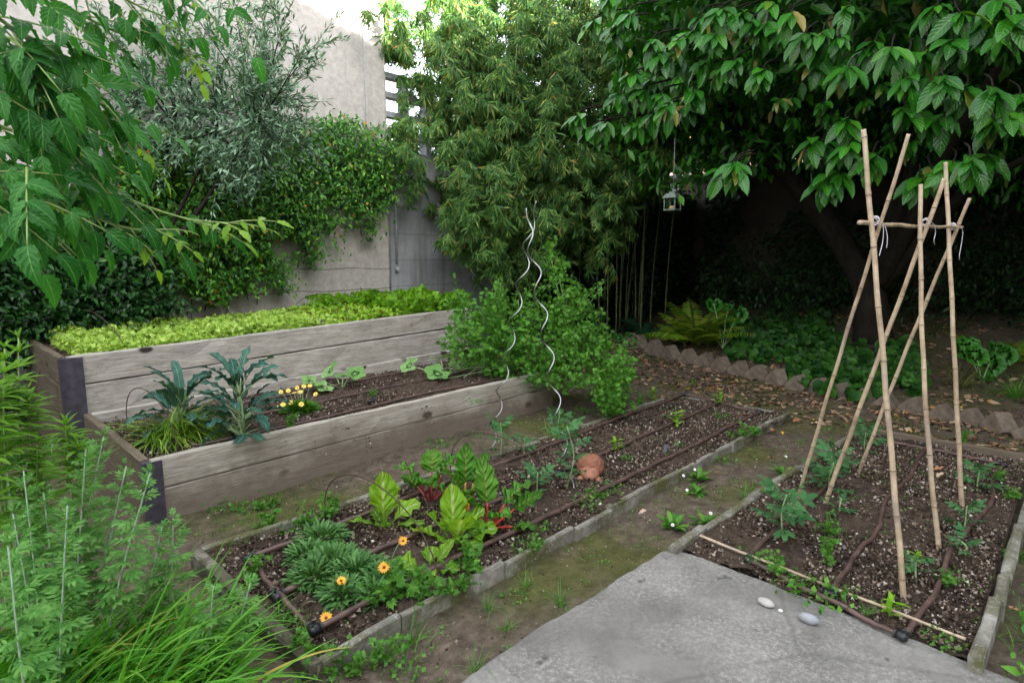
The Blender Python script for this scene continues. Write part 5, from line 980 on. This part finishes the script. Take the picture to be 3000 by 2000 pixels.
def weeds():
    spec = {'rosette': ('broad leaf weed', 'weed'), 'sprig': ('feathery leaved weed', 'weed'), 'creep': ('small creeping weed', 'weed'), 'grass': ('thin grass tuft', 'weed'), 'seedling': ('upright leafy seedling', 'weedy')}
    L = [('creep', 510, 1160, 1.2, 'at the foot of the low raised bed nearest its corner post'), ('creep', 560, 1155, .9, 'at the foot of the low raised bed, second from the post'), ('sprig', 612, 1146, 1.1, 'at the foot of the low raised bed below the seam'), ('sprig', 620, 1215, 1.3, 'inside the left kerb near the front corner'), ('creep', 665, 1222, .9, 'inside the left kerb between two kerb stones'), ('sprig', 750, 1190, 1.4, 'at the foot of the front wire hoop'), ('sprig', 575, 1345, 1.1, 'beside the front drip pipe by the end kerb'), ('sprig', 720, 1218, 1.2, 'above the orange flower mound'),
         ('grass', 950, 1460, 1.5, 'outside the near kerb below the orange flowers'), ('sprig', 920, 1390, 1.7, 'hanging over the near kerb by the orange flowers'), ('sprig', 980, 1370, 1.5, 'on the near kerb right of the orange flowers'), ('sprig', 1040, 1365, 1.4, 'on the near kerb below the small lettuce'), ('sprig', 1085, 1315, 1.5, 'inside the near kerb below the large lettuce'), ('grass', 1210, 1330, .9, 'on the mossy path below the large lettuce'), ('grass', 1290, 1375, 1.2, 'on the mossy path beside the slab edge'), ('grass', 1120, 1380, 1, 'on the mossy path below the small lettuce'), ('creep', 1180, 1350, .8, 'on the path below the near kerb crack'), ('grass', 1165, 1420, .8, 'on the path between kerb and slab'), ('creep', 1205, 1270, .9, 'against the near kerb at the stepped stone'),
         ('creep', 1240, 1225, .8, 'inside the near kerb by the red chard'), ('sprig', 1230, 1265, .8, 'inside the near kerb by the second stepped stone'), ('creep', 1350, 1165, 1.1, 'on the near kerb in front of the terracotta animal'), ('creep', 1400, 1135, 1.1, 'on the near kerb right of the terracotta animal'), ('sprig', 1370, 1150, .9, 'outside the near kerb in front of the terracotta animal'), ('rosette', 1605, 1090, 1.3, 'with a white flower on the near kerb, larger of two'), ('rosette', 1600, 1115, 1.0, 'outside the near kerb below the larger white flowered weed'), ('creep', 1660, 1050, 1.1, 'on the near kerb beyond the white flowered weeds'), ('sprig', 1700, 1010, 1.3, 'on the near kerb close to the far end of the middle bed'), ('rosette', 1735, 1000, .7, 'on the path by the far end of the near kerb'), ('rosette', 1545, 1200, 1.3, 'on the mossy path in front of the slab corner'), ('rosette', 1620, 1190, 1.2, 'at the frame bed kerb beside the slab corner'), ('grass', 1715, 1130, 1.3, 'on the frame bed kerb in the moss'), ('rosette', 1800, 1080, 1.2, 'at the frame bed kerb by the thin cane'), ('sprig', 1740, 1140, .9, 'inside the frame bed kerb near the thin cane'),
         ('seedling', 1555, 985, 1.4, 'in the far half of the middle bed'), ('seedling', 1415, 1045, 1.1, 'right of the terracotta animal'), ('seedling', 1650, 935, 1.2, 'at the far end of the middle bed near the pipe'), ('seedling', 1500, 915, 1.3, 'at the far left corner of the middle bed'), ('sprig', 1475, 925, 1.1, 'at the far left kerb beside the carrot leaves'), ('creep', 1655, 965, 1.0, 'on the soil at the far end of the middle bed'), ('creep', 1440, 1060, .6, 'right behind the terracotta animal'), ('creep', 1560, 1030, .7, 'in the middle bed by the grey label'),
         ('sprig', 1895, 1290, 1.0, 'bright green in the frame bed left of the tallest cane'), ('sprig', 1915, 1240, 1.1, 'bright green in the frame bed right of the largest tomato'), ('seedling', 2040, 1430, .9, 'on the slab edge by the pipe elbow'), ('creep', 1840, 1370, 1.5, 'spreading over the slab edge by the pebbles'), ('creep', 1885, 1385, 1.6, 'spreading over the slab edge beside the grey pebble'), ('sprig', 1770, 1320, 1.1, 'at the slab edge by the first pipe elbow'), ('creep', 1740, 1300, 1.0, 'beside the first pipe elbow'), ('sprig', 2160, 1345, .8, 'in the frame bed right of the tallest cane foot'), ('seedling', 2100, 1310, .7, 'between the tallest and the shortest upright canes'), ('sprig', 2300, 1110, .9, 'bright green by the far right pipe'), ('sprig', 2310, 1150, .9, 'bright green at the right side of the frame bed'), ('sprig', 2330, 1270, .8, 'inside the right kerb of the frame bed'), ('creep', 2165, 1490, .8, 'in the near corner of the frame bed'), ('grass', 1990, 1420, .8, 'at the slab edge along the pipe'),
         ('creep', 970, 1010, 1.0, 'on the earth by the raised bed below the wire hoop'), ('creep', 1010, 1020, 1.1, 'on the earth under the second wire hoop'), ('creep', 1090, 1000, .9, 'on the earth by the raised bed before the spiral stake'), ('sprig', 1150, 985, 1.0, 'at the foot of the low raised bed behind the spiral stake'), ('creep', 1300, 950, 1.2, 'in the shade at the far end of the low raised bed'), ('creep', 1340, 940, 1.3, 'in the shade below the overhanging parsley'), ('sprig', 1295, 985, 1.2, 'between the raised bed and the right spiral stake'), ('grass', 590, 1195, .8, 'on the earth strip by the raised bed corner'), ('grass', 760, 1130, .8, 'on the earth strip halfway along the raised bed'), ('sprig', 780, 1540, 1.3, 'on the earth at the bottom below the bed corner'), ('sprig', 860, 1510, 1.2, 'on the earth below the whitish kerb stone'), ('creep', 930, 1520, 1.0, 'on the earth at the bottom of the path'), ('sprig', 720, 1510, 1.2, 'outside the end kerb corner'), ('grass', 650, 1440, 1.2, 'outside the end kerb by the daylily blades'), ('sprig', 590, 1420, 1.3, 'outside the dark end kerb'), ('creep', 670, 1465, 1.0, 'outside the dark end kerb near its corner'), ('grass', 1090, 1530, 1.0, 'beside the slab edge at the bottom'), ('creep', 1190, 1490, .8, 'on the dark earth beside the slab edge'),
         ('creep', 485, 985, .7, 'on the soil of the low raised bed under the kale'), ('sprig', 665, 985, 1.0, 'at the board edge below the yellow daisies'), ('sprig', 850, 910, .7, 'on the low bed soil between the squash and the pipe'), ('creep', 1090, 925, .8, 'on the low bed soil in front of the parsley'), ('creep', 1910, 1010, .8, 'on the earth between the canes and the edging'), ('creep', 2050, 955, .9, 'on the earth behind the cane frame'), ('grass', 1840, 1010, .8, 'on the mossy earth by the thin cane'), ('sprig', 2210, 1010, 1.0, 'on the earth right of the frame by the edging'), ('seedling', 1590, 880, .8, 'on the earth beyond the middle bed')]
    for i, (k, px, py, s, where) in enumerate(L):
        key = (k, i % 3)
        if key not in KINDS: o = KINDS[key] = thing('weed', 'x', 'weed'); weedkind(k, i + 3).build('foliage', M['weedy' if (k == 'seedling' or 'bright' in where) else spec[k][1]], o)
        else: o = dup(KINDS[key], (0, 0, 0))
        b = at(px, py, .03); x, y = b[0], b[1]
        inlow = XL < x < XR and y > float(low_front(x)) + .02; bed = (CX0 < x < CX1 and CY0 < y < CY1) or (2.7 < x < 5.8 and .17 < y < 1.4)
        if px < 1100 and py < 1000 and k in ('creep', 'sprig') and 'low raised bed u' in where or 'board edge' in where or 'low bed soil' in where: b = at(px, py, .325)
        else: b[2] = .05 if bed else float(gh(x, y)) - .002
        o.location = [float(v) for v in b]; o.rotation_euler = (0, 0, rng.uniform(0, 6.28)); o.scale = (s, s, s); tag(o, f'{spec[k][0]} {where}', 'weed', 'weeds and seedlings')
    for px, py, lb in [(1596, 1078, 'white daisy head on the larger weed at the kerb'), (1570, 1092, 'white daisy head left of the weed at the kerb'), (1578, 1125, 'white daisy head below the weed at the kerb'), (1545, 1205, 'white daisy head on the path weed'), (1632, 1178, 'white daisy head at the frame bed kerb'), (1805, 1048, 'white daisy head lying on the mossy path')]:
        b = at(px, py, .06); t = thing('daisy', lb, 'flower', b, 'little white daisies'); flower(t, (0, 0, 0), 12, .010, .35, 'white', .004, (-.4, -.5, .8), 1, 'petals')
weeds()
def sprouts():
    n = 5200; x = rng.uniform(.3, 8.5, n); y = rng.uniform(.1, 5.8, n); k = ~((x < XR + .05) & (y > low_front(x) - .03)) & ~((x < 2.78) & (y < 1.56)) & (vnoise(x, y, 1.6, 61) + .5 * vnoise(x, y, 6, 62) > .78); x, y = x[k], y[k]; n = len(x)
    bed = ((x > CX0) & (x < CX1) & (y > CY0) & (y < CY1)) | ((x > 2.7) & (x < 5.8) & (y < 1.4)); k = ~bed | (rng.random(n) < .35); x, y, bed = x[k], y[k], bed[k]; n = len(x)
    z = np.where(bed, .055, gh(x, y) + .002); p = np.repeat(np.c_[x, y, z], 5, 0) + rng.normal(size=(5 * n, 3)) * [.012, .012, .003]; mb = MB(); cloud(mb, leafT(2, .6, 'ovate', .2, .2), p, (.007, .02), (0, 0, .5), .8)
    tag(mb.build('moss_sprouts', M['weed']), 'tiny green sprouts and moss dotted over the bare earth', 'ground cover', None, 'stuff')
sprouts()
def lawnpatch():
    mb = MB(); n = 1500
    for i in range(n):
        x = rng.uniform(2.5, 4.6); y = rng.uniform(-.9, .09)
        V, Fc, U, P = blade((x, y, -.01), rng.uniform(0, 6.28), rng.uniform(.5, 1.5), rng.uniform(.05, .15), .0045, rng.uniform(.3, 1.5), 4, 'grass', .3); mb.add(V, Fc, U)
    n = 500; p = np.c_[rng.uniform(2.6, 4.4, n), rng.uniform(-.9, .08, n), .02 + .05 * rng.random(n)]; cloud(mb, leafT(3, .5, 'ovate', .25, .2), p, (.03, .07), (0, 0, .3), .8); tag(mb.build('grass', M['weed']), 'patch of green grass and weeds outside the right kerb of the frame bed', 'grass', None, 'stuff')
lawnpatch()
# ------------------------------------------------------------------ plants close to the viewer
def mugworts():
    S = [(60, 1449, 18, 1250, 1.55), (148, 1345, 155, 1160, 1.75), (66, 1235, 54, 1080, 1.9), (184, 1190, 197, 1030, 2.1), (212, 1130, 238, 1003, 2.2), (258, 1190, 290, 1070, 2.15), (298, 1280, 345, 1085, 2.0), (386, 1285, 398, 1190, 2.2), (355, 1290, 372, 1210, 2.2), (115, 1260, 100, 1130, 1.95), (20, 1150, 8, 1010, 2.0), (110, 1140, 120, 1020, 2.25), (478, 1420, 490, 1345, 2.0), (40, 1330, 30, 1180, 1.8), (560, 1400, 575, 1340, 2.1)]
    wh = ['nearest stem at the far left', 'nearest the daylily blades', 'tall and far left', 'tall beside the low bed end board', 'tallest, against the bed end board', 'short, before the dark corner post', 'leaning right across the corner post foot', 'small, right of the corner post foot', 'small, below the corner post', 'half hidden in the left thicket', 'at the left edge behind the others', 'before the tall bed corner', 'small beside the end kerb', 'at the left edge in the thicket', 'small over the dark end kerb']
    Tm0 = leafT(4, .32, 'lance', .15, .2); Tm = joinT([tT(Tm0, .5, 0, (0, .5, 0)), tT(Tm0, .42, .65, (0, .55, 0)), tT(Tm0, .42, -.65, (0, .55, 0)), tT(Tm0, .40, .8, (0, .36, 0)), tT(Tm0, .40, -.8, (0, .36, 0)), tT(Tm0, .26, .9, (0, .2, 0)), tT(Tm0, .26, -.9, (0, .2, 0)), tT(leafT(2, .05, 'strap', 0, 0), .6)])
    for i, (x0, y0, x1, y1, d) in enumerate(S):
        lo = dep(x0, y0, d); hi = dep(x1, y1, d); ax = nrm(hi - lo); base = lo - ax * max(.05, (lo[2] - .02) / ax[2]); base[2] = 0; L = np.linalg.norm(hi - base); t = thing('mugwort', f'feathery green stem with silvery stalk, {wh[i]}', 'weed', base, 'feathery mugwort stems at the left')
        c = smooth([(0, 0, 0), (hi - base) * .5 + rng.normal(size=3) * .012, hi - base], 9); MB().add(*tube(c, np.linspace(.0052, .0022, len(c)), 6)).build('stem', M['mstem'], t); mb = MB(); n = int(L / .0115)
        for k in range(n):
            f = .3 + .7 * (k + .5) / n; p = c[min(len(c) - 1, int(f * (len(c) - 1) + .5))] + ax * rng.normal() * .01; a = k * 2.4 + i; el = .15 + .9 * max(0, f - .72) / .28 + rng.normal() * .15; s = np.interp(f, [0, .6, .9, 1], [.078, .086, .062, .036]) * rng.uniform(.8, 1.15); dr = np.array([math.cos(a) * math.cos(el), math.sin(a) * math.cos(el), math.sin(el)])
            mb.scat(Tm, frames(dr[None], np.array([[rng.normal() * .2, rng.normal() * .2 - .1, 1.]]), np.array([s])), p[None])
        mb.build('foliage', M['mug'], t)
    Tv = leafT(6, .22, 'lance', .25, .35)
    V2 = [(15, 1080, 10, 800, 2.0), (50, 1100, 42, 775, 2.1), (-20, 1100, -15, 850, 1.9), (75, 1050, 62, 900, 2.15), (160, 1090, 150, 965, 2.35), (185, 1120, 178, 1010, 2.3), (-5, 1000, 20, 900, 2.05), (90, 1180, 85, 1020, 2.1)]
    w2 = ['second from the left edge', 'tallest, just before the tall bed corner', 'at the very left edge', 'short, in front of the tall bed end board', 'short, below the tall bed corner post', 'lowest, right of the others', 'half hidden at the left edge', 'among the feathery weeds']
    for i, (x0, y0, x1, y1, d) in enumerate(V2):
        lo = dep(x0, y0, d); hi = dep(x1, y1, d); base = np.array([lo[0], lo[1], 0]); t = thing('lance_leaf_shrub', f'bright green stem of narrow pointed leaves, {w2[i]}', 'shrub', base, 'stems of a lance leaved shrub at the left'); c = smooth([(0, 0, 0), lo - base, hi - base], 9)
        MB().add(*tube(c, np.linspace(.005, .002, len(c)), 6)).build('stem', M['vstem'], t); mb = MB(); L = np.linalg.norm(hi - base); n = int(L / .014)
        for k in range(n):
            f = .35 + .65 * (k // 3 * 3 + 1.5) / n; p = c[min(len(c) - 1, int(f * (len(c) - 1) + .5))]; a = k * 2.094 + (k // 3) * .9; el = .35 + .9 * max(0, f - .8) / .2 + rng.normal() * .12; dr = np.array([math.cos(a) * math.cos(el), math.sin(a) * math.cos(el), math.sin(el)])
            mb.scat(Tv, frames(dr[None], np.array([[0, -.1, 1.]]), np.array([np.interp(f, [.3, .85, 1], [.095, .09, .035]) * rng.uniform(.85, 1.15)])), p[None])
        mb.build('foliage', M['verb'], t)
mugworts()
def lily():
    b = np.array([.235, 2.08, 0.0]); t = thing('daylily_clump', 'dense clump of long arching bright green blades at the lower left', 'grass clump', b); mb = MB(); g = np.random.default_rng(4)
    for i in range(1900):
        if i == 900: b0 = -RT * .42 - FW * .06
        q = .34 * math.sqrt(g.random()); u = g.uniform(0, 6.28); a = g.normal() * .65 - .85 if i % 3 else g.uniform(0, 6.28)
        V, Fc, U, P = blade((q * math.cos(u) * 1.0, q * math.sin(u), -.01) if i < 900 else (q * math.cos(u) + b0[0], q * math.sin(u) + b0[1], -.01), a, g.uniform(.75, 1.5), g.uniform(.38, .64), g.uniform(.014, .027), g.uniform(.5, 1.9), 11, 'grass', .45, 0, 2, g.normal() * .2, g.normal() * .25); mb.add(V, Fc, U)
    mb.build('foliage', M['lily'], t)
lily()
def vine():
    t = thing('trumpet_vine', 'overhanging vine with toothed pinnate leaves at the upper left, close to the viewer', 'climber'); st = MB(); mb = MB()
    Lf = leafT(12, .52, 'ovate', .30, .42, .10, .12, 5); Ly = leafT(8, .4, 'lance', .25, .25, .15)
    def pin(p, d, L, n, up, young=False, s=1.0):
        d = nrm(d); k = np.linspace(0, 1, 9); c = p + d * (k * L)[:, None] + np.array([0, 0, -.16 * L]) * (k ** 2)[:, None]; st.add(*tube(c, np.linspace(.0022, .0012, 9), 5)); T = nrm(np.gradient(c, axis=0)); up = nrm(np.array(up, float)); side = nrm(np.cross(T[4], up)); T_ = Ly if young else Lf
        for i in range(n):
            f = .30 + .66 * i / n; q = c[int(f * 8)]; sz = L * (.36 - .10 * abs(f - .55)) * s
            for sg in (-1, 1): dd = side * sg * .95 + T[int(f * 8)] * .55 + np.array([0, 0, -.22 + rng.normal() * .12]); mb.scat(T_, frames(dd[None], (up + rng.normal(size=3) * .18)[None], np.array([sz * rng.uniform(.85, 1.1)])), q[None], 1 if young else 0)
        mb.scat(T_, frames((T[-1] + [0, 0, -.1])[None], up[None], np.array([L * .42 * s])), c[-1][None], 1 if young else 0)
    def shoot(pts, n, L0, L1, young=2, s0=.0045):
        c = smooth([dep(*q) for q in pts], 8); st.add(*tube(c, np.linspace(s0, .0018, len(c)), 6)); m = len(c)
        for i in range(n):
            f = (i + .4) / n; q = c[int(f * (m - 1))]; T = nrm(c[min(m - 1, int(f * (m - 1)) + 1)] - c[max(0, int(f * (m - 1)) - 1)]); sd = RT * (rng.uniform(-.1, .9)) + np.array([0, 0, -.55 + rng.normal() * .35]) - CF * rng.uniform(-.2, .6)
            pin(q, T * .5 + sd * (1 if i % 2 else .7) + CU * (.55 if i % 3 == 0 else 0), L0 + (L1 - L0) * f, 3 if f < .8 else 2, np.array([-.1, -.5, .8]) + rng.normal(size=3) * .25, i >= n - young)
        pin(c[-1], c[-1] - c[-3], L1 * .6, 2, (0, -.3, 1), True)
    shoot([(-120, 250, 1.15), (100, 330, 1.25), (260, 440, 1.35), (420, 500, 1.45), (560, 515, 1.5)], 13, .17, .11, 3)
    shoot([(-120, 330, 1.1), (60, 400, 1.2), (200, 490, 1.3), (300, 525, 1.35), (390, 527, 1.4)], 7, .13, .08, 2)
    shoot([(-100, 60, 1.1), (80, 110, 1.2), (200, 200, 1.3), (290, 300, 1.4)], 11, .15, .13, 1)
    shoot([(-60, -60, 1.2), (120, 0, 1.3), (260, 70, 1.4), (400, 110, 1.5), (440, 125, 1.5)], 9, .15, .10, 2)
    shoot([(100, -120, 1.2), (220, -40, 1.3), (310, 10, 1.4), (380, 40, 1.45)], 6, .15, .11, 1)
    shoot([(300, -140, 1.3), (380, -60, 1.4), (430, -10, 1.45)], 4, .13, .12, 0)
    shoot([(-100, 160, 1.0), (20, 230, 1.1), (120, 300, 1.2)], 10, .17, .15, 0); shoot([(-140, 400, 1.0), (-40, 420, 1.05), (40, 440, 1.1)], 6, .17, .15, 0); shoot([(-80, 0, 1.0), (20, 60, 1.05), (90, 150, 1.1)], 10, .17, .15, 0)
    shoot([(-160, 120, 1.2), (-20, 160, 1.25), (90, 240, 1.3), (170, 330, 1.35)], 10, .2, .16, 0); shoot([(-160, 300, 1.25), (-40, 340, 1.3), (60, 400, 1.35), (130, 440, 1.4)], 9, .19, .15, 0)
    pin(dep(62, 385, 1.05), dep(60, 480, 1.0) - dep(62, 385, 1.05), .155, 3, -CF * .8 + CU * .5, False, 1.1)
    pin(dep(520, -10, 1.4), dep(575, 90, 1.4) - dep(520, -10, 1.4), .14, 1, (-.4, -.7, .4))
    q = dep(-170, 300, 1.12); MB().add(*tube(smooth([(q[0] - .1, q[1] + .05, -.05), (q[0] - .05, q[1], .9), q, (q[0] + .02, q[1], q[2] + .8)], 8), np.linspace(.03, .012, 25), 8)).build('trunk', M['bark'], t)
    st.build('stem', M['vstem'], t); mb.build('foliage', [M['vine'], M['vtip']], t)
vine()
# ------------------------------------------------------------------ light
def light():
    w = bpy.data.worlds.new('World'); bpy.context.scene.world = w; w.use_nodes = True; t = w.node_tree; bg = t.nodes['Background']
    S = nrm(np.array([-.25, -.88, .40])); el = math.asin(S[2]); azi = math.atan2(S[0], S[1])
    sky = t.nodes.new('ShaderNodeTexSky'); sky.sky_type = 'NISHITA'; sky.sun_disc = False; sky.sun_elevation = el; sky.sun_rotation = azi; sky.air_density = 1.0; sky.dust_density = 2.0
    hs = t.nodes.new('ShaderNodeHueSaturation'); hs.inputs['Saturation'].default_value = .25
    t.links.new(sky.outputs[0], hs.inputs['Color']); t.links.new(hs.outputs[0], bg.inputs[0]); bg.inputs[1].default_value = .15
    l = bpy.data.lights.new('sun', 'SUN'); l.energy = 4.0; l.angle = R(.6); l.color = (1, .93, .82); o = bpy.data.objects.new('sun', l); C.objects.link(o)
    o.rotation_euler = (math.acos(S[2]), 0, math.atan2(S[1], S[0]) + math.pi / 2)
    s = bpy.context.scene; s.view_settings.view_transform = 'Standard'; s.view_settings.look = 'None'; s.view_settings.exposure = 3.1; s.view_settings.gamma = 1
    s.cycles.use_denoising = True; s.cycles.max_bounces = 6; s.cycles.diffuse_bounces = 2; s.cycles.transparent_max_bounces = 6; s.cycles.transmission_bounces = 3; s.cycles.glossy_bounces = 2
light()
